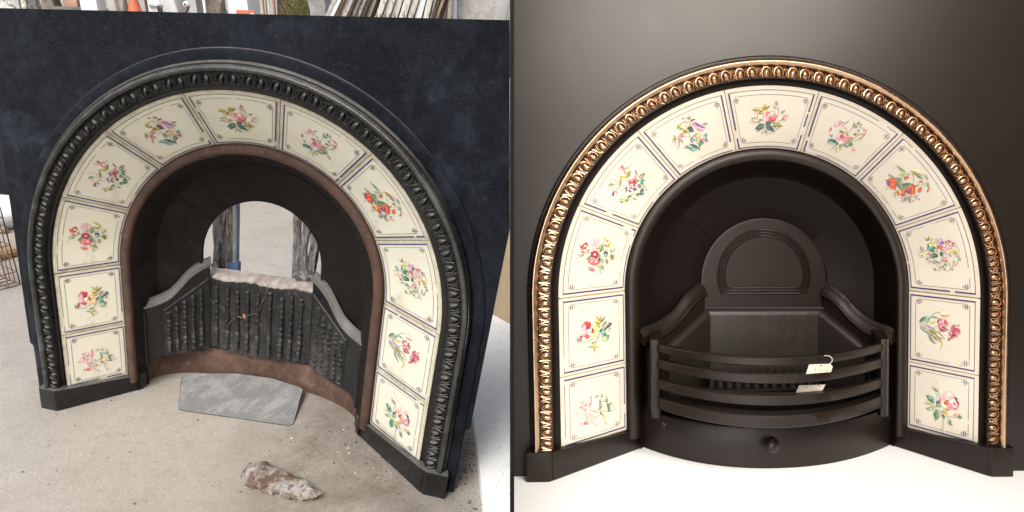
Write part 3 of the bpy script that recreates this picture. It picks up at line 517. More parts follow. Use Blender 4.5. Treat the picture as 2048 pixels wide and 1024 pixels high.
    "b 720 250 110 56 15 p;b 660 260 50 60 20 w;b 700 230 84 40 10 w;l 620 260 640 200 40 q;b 590 300 40 60 -30 p;b 560 350 54 56 0 P;b 550 380 50 70 0 p;l 520 330 560 470 30 H;l 520 380 540 310 30 H;b 600 420 66 70 0 e;b 640 480 56 56 0 Y;b 620 470 50 50 0 w;b 640 420 40 36 50 n;b 665 365 24 18 20 C;b 705 440 18 22 0 C;b 690 405 16 12 0 N;b 620 400 20 26 0 R;"
    "b 790 400 90 90 0 p;b 800 380 60 56 0 w;b 740 510 66 40 0 P;b 850 480 56 60 20 p;b 730 470 50 40 0 P;l 820 300 880 420 36 C;l 870 360 900 500 34 C;l 800 380 850 480 18 C;b 850 320 40 24 30 C;l 900 490 850 530 44 P;b 825 535 22 14 20 C;b 850 545 14 10 0 C;l 780 380 850 470 16 H;b 880 470 20 44 0 P;b 640 240 40 60 30 p;"
    "l 590 590 700 580 50 y;l 570 590 700 550 50 O;b 630 570 44 34 0 y;l 590 610 690 670 50 e;l 600 620 700 690 26 O;b 850 645 36 36 0 e;b 840 650 22 22 0 N;l 980 720 910 640 34 M;l 960 740 890 660 26 D;b 735 780 44 24 50 A;l 690 760 790 880 50 G;l 700 770 750 880 34 D;l 740 850 790 870 26 M"),
}
AI, TI = np.linalg.inv(AR), TR
def print_point(px, py):
    """where the photo's ray through (px, py) meets the tiled cone, in the fireplace's own frame"""
    d = AI @ np.array([(px - 1024) / 1200., (py - 512) / 1200., 1.]); o = -AI @ TI; z = 60.0
    for _ in range(8):
        p = o + d * ((z - o[2]) / d[2]); r = math.hypot(p[0], p[1]) if p[1] < 0 else abs(p[0]); z = 0.5 * z + 0.5 * tz(r)
        z = tz(r)
    return p
def flower(i):
    ox, oy, data = FL[i]
    # local linear map from the print's units to the tile surface (keeps every stroke on the glaze)
    c0 = print_point(ox + 60, oy + 50)
    out = []; lay = [0]; rg = random.Random(i)
    def fr(x, y):
        p = print_point(ox + x / 10.24, oy + y / 10.24)
        h = 2.42 + lay[0] * 0.005
        r = math.hypot(p[0], p[1]) if p[1] < 0 else abs(p[0])
        e = (p[0] / r, p[1] / r) if p[1] < 0 else (math.copysign(1, p[0]), 0)
        return (p[0] + e[0] * TN[0] * h, p[1] + e[1] * TN[0] * h, p[2] + TN[1] * h)
    def emit(pts, col, shade=1.0):
        ink = tuple(min(1, v * shade) for v in lin(PAL[col])); lay[0] += 1
        out.append(([fr(x, y) for x, y in pts], ink))
    def lens(x0, y0, x1, y1, wd, col):
        dx, dy = x1 - x0, y1 - y0; L = math.hypot(dx, dy) + 1e-6; nx, ny = -dy / L, dx / L; b = rg.uniform(-0.12, 0.12) * L
        prof = [(0.0, 0.0), (0.15, 0.32), (0.35, 0.5), (0.55, 0.47), (0.75, 0.3), (0.9, 0.12), (1.0, 0.0)]
        A = [(x0 + dx * t + nx * (h * wd + b * 4 * t * (1 - t)), y0 + dy * t + ny * (h * wd + b * 4 * t * (1 - t))) for t, h in prof]
        M_ = [(x0 + dx * t + nx * b * 4 * t * (1 - t), y0 + dy * t + ny * b * 4 * t * (1 - t)) for t, h in prof]
        Bp = [(x0 + dx * t + nx * (-h * wd + b * 4 * t * (1 - t)), y0 + dy * t + ny * (-h * wd + b * 4 * t * (1 - t))) for t, h in prof]
        s0 = rg.choice((0.62, 1.22))
        emit(A + M_[-2:0:-1], col, s0); emit(Bp + M_[-2:0:-1], col, 0.62 if s0 > 1 else 1.22)
        if wd > 40:
            e = [(p[0], p[1]) for p in M_]; emit([(a[0] + nx * 3, a[1] + ny * 3) for a in e[1:]] + [(a[0] - nx * 3, a[1] - ny * 3) for a in e[:0:-1]], col, 0.45)
    for it in data.split(';'):
        it = it.strip()
        if not it: continue
        k = it[0]; q = it.split()
        if k == 'l': lens(*map(float, q[1:6]), q[6])
        elif k == 'b':
            x, y, rx, ry, an = map(float, q[1:6]); an = math.radians(an); ph = rg.random() * 6
            def ell(f, dx=0, dy=0, n=11):
                return [(x + dx + f * (rx * math.cos(t) * math.cos(an) - ry * math.sin(t) * math.sin(an)) * (1 + 0.10 * math.sin(3 * t + ph)),
                         y + dy + f * (rx * math.cos(t) * math.sin(an) + ry * math.sin(t) * math.cos(an)) * (1 + 0.10 * math.sin(3 * t + ph))) for t in [2 * PI * j / n for j in range(n)]]
            emit(ell(1.0), q[6], 0.74); emit(ell(0.74, -0.10 * rx, -0.12 * ry), q[6], 1.12)
            if max(rx, ry) > 40: emit(ell(0.36, 0.12 * rx, 0.10 * ry), q[6], 0.9)
        elif k == 't':
            wd = float(q[0][1:]); P = np.array(list(map(float, q[2:]))).reshape(-1, 2)
            for a, b in zip(P[:-1], P[1:]):
                d = b - a; L = np.hypot(*d) + 1e-6; nn = np.array([-d[1], d[0]]) / L * wd * 0.55
                emit([tuple(a + nn), tuple(b + nn * 0.85), tuple(b - nn * 0.85), tuple(a - nn)], q[1], 0.85)
        elif k == 'f':
            x0, y0, x1, y1, n, L = map(float, q[1:7]); n = int(n); dx, dy = x1 - x0, y1 - y0; D = math.hypot(dx, dy) + 1e-6
            for j in range(n):
                t = j / n; bx, by = x0 + dx * t, y0 + dy * t; LL = L * (1 - 0.55 * t)
                for sg in (-1, 1):
                    vx, vy = dx / D * 0.7 - sg * dy / D * 0.7, dy / D * 0.7 + sg * dx / D * 0.7
                    lens(bx, by, bx + vx * LL, by + vy * LL, 15, q[7])
    return out
FLOWERS = {i: flower(i) for i in FL}
TILE_LABELS = ['cream tile with a faded pink sprig and dark fern', 'cream tile with a purple and yellow pansy', 'cream tile with red and pink dianthus',
    'cream tile with a trailing violet and pink spray', 'cream tile with lilac bellflowers', 'cream tile with a pink rose', 'cream tile with pink bindweed',
    'cream tile with orange fuchsia', 'cream tile with a fine honeysuckle spray', 'cream tile with striped crimson tulips', 'cream tile with a pale pink hibiscus, cracked across']
def put_flower(i, tile, T, old):
    mb = MB()
    for pts, ink in FLOWERS[i]: mb.poly(pts, ink)
    build('flower_print', mb, 'print_ink', tile, T, 0, 0)
    if i == 10:          # hairline crack over the last tile
        mb = MB(); P = [(1866, 735), (1868, 750), (1876, 775), (1880, 800), (1889, 815), (1886, 850), (1884, 870)]
        for a, b in zip(P[:-1], P[1:]):
            pa, pb = print_point(*a), print_point(*b); d = 0.35
            mb.poly([(pa[0] - d, pa[1], pa[2] - 3.0), (pb[0] - d, pb[1], pb[2] - 3.0), (pb[0] + d, pb[1], pb[2] - 3.0), (pa[0] + d, pa[1], pa[2] - 3.0)], lin((120, 95, 75)))
        build('hairline_crack', mb, 'print_ink', tile, T, 0, 0)
# ---------------------------------------------------------------- the fireplace
from mathutils import noise as mn
def knock(o, amp, scale, cuts):
    me = o.data; bm = bmesh.new(); bm.from_mesh(me)
    if cuts: bmesh.ops.subdivide_edges(bm, edges=bm.edges[:], cuts=cuts, use_grid_fill=True)
    off = o.location * 3 + Vector((len(me.vertices) % 7, 0, 0))
    for v in bm.verts:
        q = v.co * scale + off * 9
        v.co += Vector((mn.noise(q), mn.noise(q + Vector((9, 0, 0))), mn.noise(q + Vector((0, 9, 0))))) * amp
    bm.to_mesh(me); bm.free(); return o
def interp(tab, u):
    xs, ys = map(np.array, zip(*tab)); xs = xs.astype(float); u = float(min(max(u, xs[0]), xs[-1]))
    if len(xs) < 5: return float(np.interp(u, xs, ys))
    q = np.linspace(-0.07, 0.07, 9); w_ = 1 - np.abs(q) / 0.075          # eased, so that the scroll runs smoothly
    return float((np.interp(np.clip(u + q, xs[0], xs[-1]), xs, ys) * w_).sum() / w_.sum())
def fireplace(old):
    T, clip = (TLf, -1) if old else (TRf, 1)
    rg = random.Random(5 if old else 6)
    if old:
        root = thing('fireplace_insert', 'dusty unrestored black iron arched fireplace with rusty bead and open back, standing in the yard', 'fireplace', (0, 362.6, 60), T)
    else:
        root = thing('fireplace_insert', 'restored black iron arched fireplace with polished brass moulding, bowed grate bars and ash cover', 'fireplace', (0, 362.6, 60), T)
    iron = 'old_iron' if old else 'new_iron_plate'
    trim = 'old_iron_trim' if old else 'new_iron'
    # ---- back plate
    mb = MB()
    W, H, yb = (518, 562, 362) if old else (600, 680, 362)
    rin = 486.0
    P = [p for p in path(192.0, 8, 72, (math.atan2(W, H), -math.atan2(W, H)))]
    def outer(p, w_=W):
        y, dx, dy = p
        if dy == 0: return (w_ * dx, y)
        t = min(w_ / abs(dx) if abs(dx) > 1e-6 else 1e9, H / -dy if dy < 0 else 1e9); return (dx * t, y + dy * t)
    G = []
    for p in P:
        ox, oy = outer(p); ix, iy = p[1] * rin, p[0] + p[2] * rin
        G.append([(ix + (ox - ix) * t, iy + (oy - iy) * t, 0.0) for t in (0, .33, .66, 1)] + [(ox, oy, 9.0)])
    mb.grid(G)
    wl = 509 if old else W
    for sg in (-1, 1):
        ys = np.linspace(192, yb, 6)
        mb.grid([[(sg * rin, y, 0), (sg * (rin + wl) / 2, y, 0), (sg * wl, y, 0), (sg * wl, y, 9)] for y in ys])
        if old: mb.poly([(sg * W, 192, 0), (sg * W, 192, 9), (sg * wl, 200, 9), (sg * wl, 200, 0)]); mb.poly([(sg * W, 192, 0), (sg * wl, 200, 0), (sg * wl, 192, 0)])
    build('back_plate', mb, iron, root, T, clip, 30)
    # ---- mouldings round the arch
    if old:
        ringpart('raised_band', [(507.5, 0.0), (507, -2.4), (505.5, -3.4), (499, -3.6), (486, -4.2), (485, -4)], 358, iron, root, T, clip, 50)
        ringpart('outer_fillet', [(486, -5), (485, -9), (482, -12), (479, -12)], 305, trim, root, T)
    else:
        ringpart('outer_fillet', [(489, 0.0), (488.5, -5), (486, -7.5), (482, -8), (480, -7), (478, -9)], 305, trim, root, T)
    ringpart('polished_rod', [(479, -9), (478.6, -13), (477.9, -14), (477.6, -17.5), (476.4, -20.8), (474.6, -22.8), (472.8, -23.4), (471, -22.6), (469.8, -20.6), (468.8, -19.8), (468, -19), (467, -16.5), (466, -12)], 304,
             'old_iron_worn' if old else 'brass', root, T, 0, 60)
    ringpart('ornament_band', [(466, -12), (465, -9.5), (453, -10), (443.2, -8.5), (442.6, -7)], 304, trim if old else 'bronze_dark', root, T)
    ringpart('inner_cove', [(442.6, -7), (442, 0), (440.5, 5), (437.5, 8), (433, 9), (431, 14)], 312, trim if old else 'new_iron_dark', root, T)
    # ---- egg and leaf ornament, one piece per repeat
    omat = trim if old else 'brass'
    total = 303 * 2 + 452 * PI; n = 39; step = total / n
    for k in range(n):
        mb = MB()
        def pt(s, r, h):
            (y, dx, dy), _ = pos_s(min(max(s, 0), total)); return np.array([r * dx, y + r * dy, -9.6 - h])
        s0 = k * step
        for c, sg in ((0.27, 1), (0.73, -1)):
            sc = s0 + c * step; (y, dx, dy), (tx, ty) = pos_s(sc)
            fr = np.array([[dx, dy, 0], [tx, ty, 0], [0, 0, -1]])
            a = 0.28 * sg; R = np.array([[math.cos(a), math.sin(a), 0], [-math.sin(a), math.cos(a), 0], [0, 0, 1]]) @ fr
            mb.ball(pt(sc, 453.0, 0), (9.6, 5.5, 7.4), 10, 4, True, R)
            mb.tube([pt(sc + sg * (2.6 - 3.5 * t), 446 + 9 * t, 5.3 + 1.4 * math.sin(PI * t)) for t in (0, .35, .7, 1)], [1.1, 1.5, 1.3, 0.4], 5, False)
            mb.tube([pt(sc + 9.4 * math.cos(t), 453.2 + 11.2 * math.sin(t), 3.6) for t in np.linspace(-0.62, PI + 0.62, 9)], [0.9, 1.3, 1.4, 1.4, 1.4, 1.4, 1.4, 1.3, 0.9], 5)
        mb.tube([pt(s0 + 0.5 * step, 444 + 20 * t, 2.2 + 2 * t) for t in (0, .5, 1)], [0.9, 1.2, 1.9], 5)
        for sg in (-1, 1):
            mb.tube([pt(s0 + step * 0.02 + sg * 5.2 * t ** 1.4, 445 + 19 * t, 2.4 + 2.2 * t) for t in (0, .35, .7, 1)], [0.9, 1.5, 1.6, 0.7], 5)
            mb.tube([pt(s0 + step * 0.02 + sg * (6.5 - 5 * t), 443.5 + 4 * t, 2.2) for t in (0, .5, 1)], [0.7, 1.4, 0.9], 5)
        mb.ball(pt(s0 + step * 0.02, 459.5, 1), (2.6, 2.4, 4.0), 6, 3, True, np.array([[1, 0, 0], [0, 1, 0], [0, 0, -1]]))
        build('egg_ornament', mb, omat, root, T, 0, 60)
    # ---- tiles
    ringpart('tile_bed', [(434, 9.5 + 2.2), (316, 122.2)], 316, 'grout', root, T)
    for i in range(11):
        t = put_tile(i, root, T, 'tile_old' if old else 'tile_new', old, TILE_LABELS[i]); put_flower(i, t, T, old)
    # ---- bead round the opening
    mb = MB()
    cb, rb_ = (304.5, 11.0) if old else (302, 13.5)
    ringpart('inner_bead', [(318, 121), (316.5, 113.5)] + [(cb + rb_ * math.cos(a), 117 - 10 * math.sin(a)) for a in np.linspace(0.15, PI - 0.1, 9)] + [(cb - rb_ - 0.5, 121)], 332, 'rust' if old else 'new_iron', root, T, 0, 70)
    # ---- hood behind it
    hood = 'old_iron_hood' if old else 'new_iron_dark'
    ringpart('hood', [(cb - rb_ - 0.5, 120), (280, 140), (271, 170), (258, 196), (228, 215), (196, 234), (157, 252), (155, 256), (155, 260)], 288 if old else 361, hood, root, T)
    mb = MB(); a0 = math.radians(49.5)
    mb.grid([[(r * math.sin(a), -r * math.cos(a), z) for r, z in ((257, 200.5), (256, 196.5), (228, 213), (196, 231), (162, 248.5), (157, 252.6))] for a in np.linspace(-a0, a0, 30)])
    build('smoke_plate', mb, hood, root, T, 0, 50)
    # ---- plinths
    pm = 'old_iron_trim' if old else 'new_iron'
    for sg in (-1, 1):
        mb = MB()
        blk = [(-491, -25), (-447, -25), (-438, -17), (-432, 8), (-491, 8)]
        mb.prism([(sg * x, z) for x, z in blk], 303, 362.5, 1); build('plinth_block', mb, pm, root, T, 0, 30, bevel=1.2)
        mb = MB()
        bar = [(-441, -21), (-287, 131), (-282, 150), (-316, 150), (-440, 16)]
        mb.prism([(sg * x, z) for x, z in bar], [303.5, 318, 320, 320, 304.5], 362.2, 1); build('plinth_rail', mb, pm, root, T, 0, 30, bevel=1.2)
    # ---- sides of the grate
    A, B = ((-287., 146.), (-142., 256.)) if old else ((-274., 112.), (-146., 241.))
    A, B = np.array(A), np.array(B); d = B - A; Lc = np.hypot(*d); d /= Lc; nrm = np.array([d[1], -d[0]])        # towards the opening
    if nrm[1] > 0: nrm = -nrm
    YF = [(0, 129), (.12, 126), (.25, 122), (.38, 114), (.47, 105), (.58, 85), (.70, 60), (.82, 45), (.92, 36), (1.0, 30), (1.04, 28)] if old else \
         [(0, 117), (.1, 113.5), (.22, 111), (.34, 104), (.45, 95), (.6, 76), (.72, 55), (.84, 41), (.93, 33), (1.0, 29)]
    def cp(u, y, out, sg):
        q = A + d * (u * Lc) + nrm * out; return (q[0] * (1 if sg < 0 else -1), y, q[1])
    us = np.linspace(0.0, 1.035 if old else 1.0, 30)
    for sg in (-1, 1):
        mb = MB(); ybt = 298
        mb.grid([[cp(u, interp(YF, u) - 2, 0, sg), cp(u, interp(YF, u) + 12, 0, sg), cp(u, interp([(0, 250), (.2, 230), (1, 180)], u), 0, sg), cp(u, interp([(0, ybt), (.2, 278), (1, 276)], u), 0, sg)] for u in us])
        mb.grid([[cp(1.0, y, 0, sg), cp(1.0, y, -14, sg)] for y in (30, 276)])
        build('grate_cheek', mb, trim if old else 'new_iron', root, T, 0, 40)
        prof = [(0, 6), (3, 5), (5.5, 2), (6, -2), (4.5, -4.5), (1.5, -5), (0.5, -8), (-1, -12), (-4, -17), (-8.5, -22), (-12, -25), (-12.5, -28), (-14, -30.5), (-17, -31), (-18, -27)]
        if old: prof = [(0, 5), (3.5, 4), (4.5, 1.5), (4.5, -0.5), (3.2, -1.8), (1, -1.6), (-1.5, -2.6), (-4, -5.5), (-6, -9), (-8, -12.5), (-9, -14), (-8, -15), (-8.3, -18), (-11, -18.8), (-14, -16)]
        mb = MB(); G = [[cp(-0.02 + 1.04 * u, interp(YF, u) + dy * (1 if u > .04 else .9), o + 1, sg) for o, dy in prof] for u in us]
        mb.grid(G); nn = len(prof)
        for g in (G[0], G[-1]): mb.poly(g + [tuple(np.array(g[-1]) + (0, 24, 0)), ])
        build('scroll_moulding', mb, 'dust_grey' if old else 'new_iron', root, T, 0, 50)
        # corner post
        mb = MB(); u0, o0 = (0.045, 5) if old else (0.03, 10)
        mb.tube([cp(u0, y, o0, sg) for y in np.linspace(138 if old else 126, 300 if old else 262, 8)], [3.2, 4.6, 4.6, 4.6, 4.6, 4.6, 4.6, 4.2] if old else [3, 6.2, 6.2, 6.2, 6.2, 6.2, 6.2, 5.6], 8, True, (1, 0, 0.3))
        build('corner_post', mb, trim if old else 'new_iron', root, T, 0, 60)
    if old:
        for sg in (-1, 1):
            mb = MB()
            top = lambda u: 142 + (u - .33) * (64 - 142) / .70
            for (u0, u1, y0f, y1f, o0) in ((.33, 1.0, lambda u: top(u), lambda u: top(u) + 5, 0.5),):
                mb.grid([[cp(u, y0f(u), 0.3, sg), cp(u, y0f(u) + 1, 3.5, sg), cp(u, y1f(u), 4, sg), cp(u, y1f(u) + 3, 1.2, sg), cp(u, 279, 1.2, sg)] for u in np.linspace(u0, u1, 12)])
            pn = build('fluted_panel', mb, 'old_fluted', root, T, 0, 30)
            for u in (.40, .515, .64, .765, .885):
                mb = MB(); m_ = 42; y0 = top(u) + 14; ph = rg.random() * 3
                ys = np.linspace(y0, 270 + rg.uniform(-4, 5), m_)
                rad = [2.5] + [4.3 + rg.uniform(-.5, .5) + 2.3 * abs(math.sin(j * .75 + ph)) for j in range(m_ - 2)] + [3]
                mb.tube([cp(u + rg.uniform(-.006, .006), y, 1.5 + rg.uniform(-.6, .8), sg) for y in ys], rad, 8, True, (1, 0, 0.3)); knock(build('flute', mb, 'old_fluted', pn, T, 0, 50), 0.0014, 180, 0)
        # burnt fireback with its broken top edge
        mb = MB(); xs = np.linspace(-147, 147, 60); rows = []; YT = {}
        for x in xs:
            yt = 68 + 2.5 * math.sin(x * .05) + rg.uniform(-2.2, 2.2); dz = rg.uniform(-.8, .8); YT[round(x)] = yt
            rows.append([(x, 276 + 6 * math.cos(x / 70), 262), (x, 170, 262 + dz), (x, yt + 8, 262 + dz), (x, yt + 2, 263 + dz)])
        mb.grid(rows); fb = build('fireback', mb, 'old_fluted', root, T, 0, 40); knock(fb, 0.0022, 70, 1)
        mb = MB()
        mb.grid([[(x, YT[round(x)] + 6, 266.5), (x, YT[round(x)] - 1, 266.5), (x, 61 + rg.uniform(-.5, .5), 273), (x, 57 + rg.uniform(-.4, .4), 286), (x, 54, 302), (x, 62, 306), (x, 300, 306)] for x in xs])
        knock(build('broken_brick_top', mb, 'mould_brick', fb, T, 0, 40), 0.0012, 90, 0)
        for x in (-121, -90, -62, -34, -6, 27, 59, 84, 110):
            mb = MB(); m_ = 48; ph = rg.random() * 3; ys = np.linspace(86 + rg.uniform(-5, 8), 270 + rg.uniform(-5, 6), m_)
            rad = [2.5] + [4.3 + rg.uniform(-.5, .5) + 2.4 * abs(math.sin(j * .75 + ph)) for j in range(m_ - 2)] + [3]
            mb.tube([(x + rg.uniform(-.4, .4), y, 260.5 + rg.uniform(-.9, .6)) for y in ys], rad, 8, True, (1, 0, 0.3)); knock(build('flute', mb, 'old_fluted', fb, T, 0, 50), 0.0014, 180, 0)
        mb = MB()
        for cr in ([(-140, 128), (-120, 138), (-98, 150), (-80, 156), (-62, 166), (-48, 170), (-34, 160), (-12, 150), (0, 138), (6, 120), (16, 98), (20, 72), (20, 62)], [(-62, 166), (-80, 190), (-90, 205)]):
            mb.tube([(x + rg.uniform(-2, 2), y + rg.uniform(-2, 2), 258.8 + rg.uniform(-1.2, 1.0)) for x, y in cr], [0.8 + rg.uniform(-.5, .9) for _ in cr], 5)
        build('crack', mb, 'crack_dark', fb, T, 0, 40)
        mb = MB(); mb.ball((-40, 162, 257), (9, 7, 4), 7, 5); knock(build('spalled_patch', mb, 'broken_clay', fb, T, 0, 40), 0.005, 90, 1)
        # rusty curved band standing on the ground below
        mb = MB(); ths = np.linspace(0.0, PI, 40)
        def band(t, y, back):
            x = -292 * math.cos(t); s = abs(math.sin(t)) ** 0.75
            return (x, y, 133 + 142 * s + back)
        mb.grid([[band(t, 288 - 6 * abs(math.sin(t)) ** .5 - 8, 14), band(t, 292, 6), band(t, 320, 3), band(t, 350, 0), band(t, 362.4, -1)] for t in ths])
        build('rusty_base_band', mb, 'rust_dusty', root, T, 0, 60)
        for sg in (-1, 1):
            mb = MB(); mb.grid([[(sg * 293.5, y, 119), (sg * 290.5, y, 128), (sg * 288.5, y, 142), (sg * 280, y, 160)] for y in np.linspace(270, 361.5, 5)]); build('bead_return', mb, 'old_iron_hood', root, T)
        # the lip that carries the cheeks
        mb = MB()
        mb.prism([(-292, 150), (-142, 268), (142, 268), (292, 150), (292, 300), (-292, 300)], 274, 282, 1); build('grate_ledge', mb, 'old_iron_hood', root, T)
    else:
        # lunette door in the throat
        mb = MB(); z = 251.0
        ar = lambda r, zz, n=40: [(r * math.sin(a), -4 - r * math.cos(a), zz) for a in np.linspace(-PI / 2, PI / 2, n)]
        rr = [(155, 0), (154, -2.6), (150, -3)]
        rows = [[(x, y, z + dz) for (x, y, _) in ([(-r, 62, 0)] + ar(r, 0) + [(r, 62, 0)])] for r, dz in rr]
        mb.grid(rows); mb.poly(rows[-1])
        ln = build('lunette_door', mb, 'new_iron', root, T, 0, 30)
        for r, wd in ((112, 3.0), (104.5, 2.4), (97.5, 2.4)):
            mb = MB(); s = r / 112
            base = 26.5 * 1 - (112 - r) * .9
            loop = [(r * math.sin(a), -16 - r * 1.02 * math.cos(a)) for a in np.linspace(-PI / 2 - .12, PI / 2 + .12, 36)]
            loop += [(r * 0.93, base)] + [(x, base) for x in np.linspace(r * .93, -r * .93, 12)[1:]]
            loop.append(loop[0])
            mb.tube([(x, y, z - 4.2) for x, y in loop], wd, 6, False); build('lunette_bead', mb, 'new_iron', ln, T, 0, 60)
        mb = MB(); mb.poly([(r_ * math.sin(a), -16 - r_ * 1.02 * math.cos(a), z - 3.4) for r_ in (96,) for a in np.linspace(-PI / 2 - .12, PI / 2 + .12, 30)]); build('lunette_field', mb, 'new_iron_plate', ln, T, 0, 30)
        # fire bricks
        def brickprof(y0, y1): return [(y1, 1.0), (y0 + 18, 0.0), (y0 + 9, 2.5), (y0 + 3, 8), (y0, 16), (y0, 30)]
        mb = MB(); mb.grid([[(x, y, 234 + o + rg.uniform(-.3, .3)) for y, o in brickprof(63, 262)] for x in np.linspace(-147, 147, 30)])
        build('fire_brick', mb, 'new_brick', root, T, 0, 50)
        for sg in (-1, 1):
            mb = MB(); rows = []
            for u in np.linspace(0.30, 1.02, 14):
                y0 = 66 + (1.02 - u) * 98
                rows.append([cp(u, 258, 15, sg), cp(u, y0 + 16, 16, sg), cp(u, y0 + 8, 14, sg), cp(u, y0 + 2, 8, sg), cp(u, y0, 0, sg)])
            mb.grid(rows); mb.grid([[cp(.30, y, 0, sg), cp(.30, y, 15, sg)] for y in (140, 258)])
            build('fire_brick', mb, 'new_brick', root, T, 0, 50)
        # grate front: side flanges, four bowed bars
        for sg in (-1, 1):
            mb = MB()
            pl = [(-262, 100), (-254, 52), (-248, 44), (-236, 46), (-233, 60), (-240, 150), (-262, 160)]
            mb.prism([(-sg * x if sg > 0 else x, zz) for x, zz in pl], 94, 262, 1); build('grate_flange', mb, 'new_iron', root, T, 0, 30, bevel=1.0)
        def bow(x, z0=44., zc=-66., hw=238.): return zc + (z0 - zc) * (x / hw) ** 2
        for (y0, y1, th, zc, nm) in ((103.5, 119, 17, -66, 'grate_bar'), (135.5, 154, 17, -66, 'grate_bar'), (178.5, 198, 17, -64, 'grate_bar'), (217, 241, 30, -66, 'grate_rail')):
            mb = MB(); xs = np.linspace(-242, 242, 41); b = 1.6
            mb.grid([[(x, y0, bow(x, zc=zc) + th), (x, y0, bow(x, zc=zc) + b), (x, y0 + b, bow(x, zc=zc)), (x, y1 - b, bow(x, zc=zc)), (x, y1, bow(x, zc=zc) + b), (x, y1, bow(x, zc=zc) + th)] for x in xs], False, True)
            build(nm, mb, 'new_iron', root, T, 0, 40)
        # flat bottom grate, seen between the bars
        mb = MB(); mb.box(-150, 150, 203, 209, 34, 46); mb.box(-150, 150, 203, 209, 190, 214)
        bgp = build('bottom_grate', mb, 'new_iron', root, T, 0, 30)
        for k in range(14):
            x = -126 + k * 19.4
            mb = MB(); mb.prism([(x - 4.5, 47), (x + 4.5, 47), (x + 4, 189), (x - 4, 189)], 199, 211, 1); build('grate_finger', mb, 'new_iron', bgp, T, 0, 30)
        mb = MB(); mb.prism([(-112, 36), (-112, 30), (150, 44), (150, 50)], 198, 202, 1); build('loose_rod', mb, 'new_iron', bgp, T, 0, 30)
        # ash pan cover with its knob
        mb = MB(); xs = np.linspace(-289, 289, 61)
        def pan(x): return 24 + 116 * (abs(x) / 289.) ** 2.15
        mb.grid([[(x, 277, pan(x) + 60), (x, 275, pan(x) + 5), (x, 275, pan(x) + 1.5), (x, 277, pan(x)), (x, 320, pan(x) - .3), (x, 362.3, pan(x)), (x, 362.3, pan(x) + 5)] for x in xs])
        pc = build('ash_cover', mb, 'new_iron', root, T, 0, 50)
        mb = MB(); mb.tube([(1, 300, 25), (1, 300, 14), (1, 301, 8)], [7, 5.5, 7], 12, True, (0, 1, 0)); mb.ball((1, 304, 2), (15.5, 15.5, 13), 20, 12)
        build('knob', mb, 'new_iron', pc, T, 0, 70)
        mb = MB()
        for a, b in (((-238, 296), (-233, 291)), ((-233, 291), (-231, 297)), ((-231, 297), (-227, 292)), ((-235, 300), (-231, 303))):
            mb.tube([(a[0], a[1], pan(a[0]) - .6), (b[0], b[1], pan(b[0]) - .6)], 0.7, 5)
        build('scratch_mark', mb, 'dust_grey', pc, T, 0, 50)
        mb = MB(); mb.prism([(-289, 150), (-200, 90), (0, 60), (200, 90), (289, 150), (289, 290), (-289, 290)], 262, 268, 1); build('leak_stop_plate', mb, 'new_iron_dark', root, T)  # added plate, closes the space under the grate against light leaks
        mb = MB(); mb.box(-280, 280, 250, 362, 262, 270); build('rear_leak_stop', mb, 'new_iron_dark', root, T)  # added panel, stops light coming in from behind
    return root
old_fp = fireplace(True)
new_fp = fireplace(False)
# ---------------------------------------------------------------- the yard on the left
mb = MB(); mb.poly([(-14000, -1500, 0), (9000, -1500, 0), (9000, 16000, 0), (-14000, 16000, 0)])
gd = build('ground', mb, 'concrete', None, TWf, -1, 0, origin=(0, 0, 0)); tag(gd, None, None, kind='structure')
def L2w(p): return c2w(TLf(np.asarray(p, float)))
sc_ = L2w((330, 363, 90)); STAIN.inputs['Scale'].default_value = (2.9, 2.0, 1); STAIN.inputs['Location'].default_value = (-sc_[0] * 2.9, -sc_[1] * 2.0, 0)
def strip(px, D, py=20):
    """world x, z (mm) where the sight line through a photo point crosses the upright plane y = D"""
    d = WM @ np.array([(px - 1024) / 1200., (py - 512) / 1200., 1.]); t = D / d[1]; return t * d[0], CAMH + t * d[2]
def wbox(name, px0, px1, D, mat, label, cat, top=None, depth=120, bottom=0, lean=0.0, group=None, bevel=4, tilt=0.0, parent=None, kind=None):
    (x0, _), (x1, _) = strip(px0, D), strip(px1, D)
    while px1 < 900 and depth > 12 and strip(px1, D + depth)[0] < x0 + 0.55 * (x1 - x0): depth *= 0.8     # the side that shows stays inside the span
    if px1 < 900: x1 = strip(px1, D + depth)[0]
    zt = strip((px0 + px1) / 2, D, top)[1] if top is not None else 1500
    z20 = strip(px0, D)[1]
    V = []
    mb = MB(); N = 6
    for k in range(N + 1):
        z = bottom + (zt - bottom) * k / N; s = lean * (z - z20)
        V.append([(x0 + s, D + tilt * z, z), (x1 + s, D + tilt * z, z), (x1 + s, D + depth + tilt * z, z), (x0 + s, D + depth + tilt * z, z)])
    mb.grid(V, False, True); mb.poly(V[0]); mb.poly(V[-1])
    o = build(name, mb, mat, parent, TWf, -1, 30, bevel=bevel)
    if label: tag(o, label, cat, group)
    return o
def rough(o, amp, scale, seed=0):
    """knock a mesh about a little so that it reads as stone or old wood"""
    from mathutils import noise as mn
    me = o.data; bm = bmesh.new(); bm.from_mesh(me)
    bmesh.ops.subdivide_edges(bm, edges=bm.edges[:], cuts=3, use_grid_fill=True)
    for v in bm.verts:
        q = (v.co + Vector((seed, seed * 2, 0))) * scale
        v.co += Vector((mn.noise(q), mn.noise(q + Vector((9, 0, 0))), mn.noise(q + Vector((0, 9, 0))))) * amp
    bm.to_mesh(me); bm.free()
yw = wbox('yard_wall', -260, 1010, 5600, 'lime_wall', 'pale rendered yard wall across the back of the yard', 'wall', depth=250, bevel=0)
o = wbox('rubble_wall', -170, 92, 4700, 'rubble_wall', 'broken whitewashed rubble wall at the far left of the yard', 'wall', depth=220, bevel=0); rough(o, 0.05, 9)
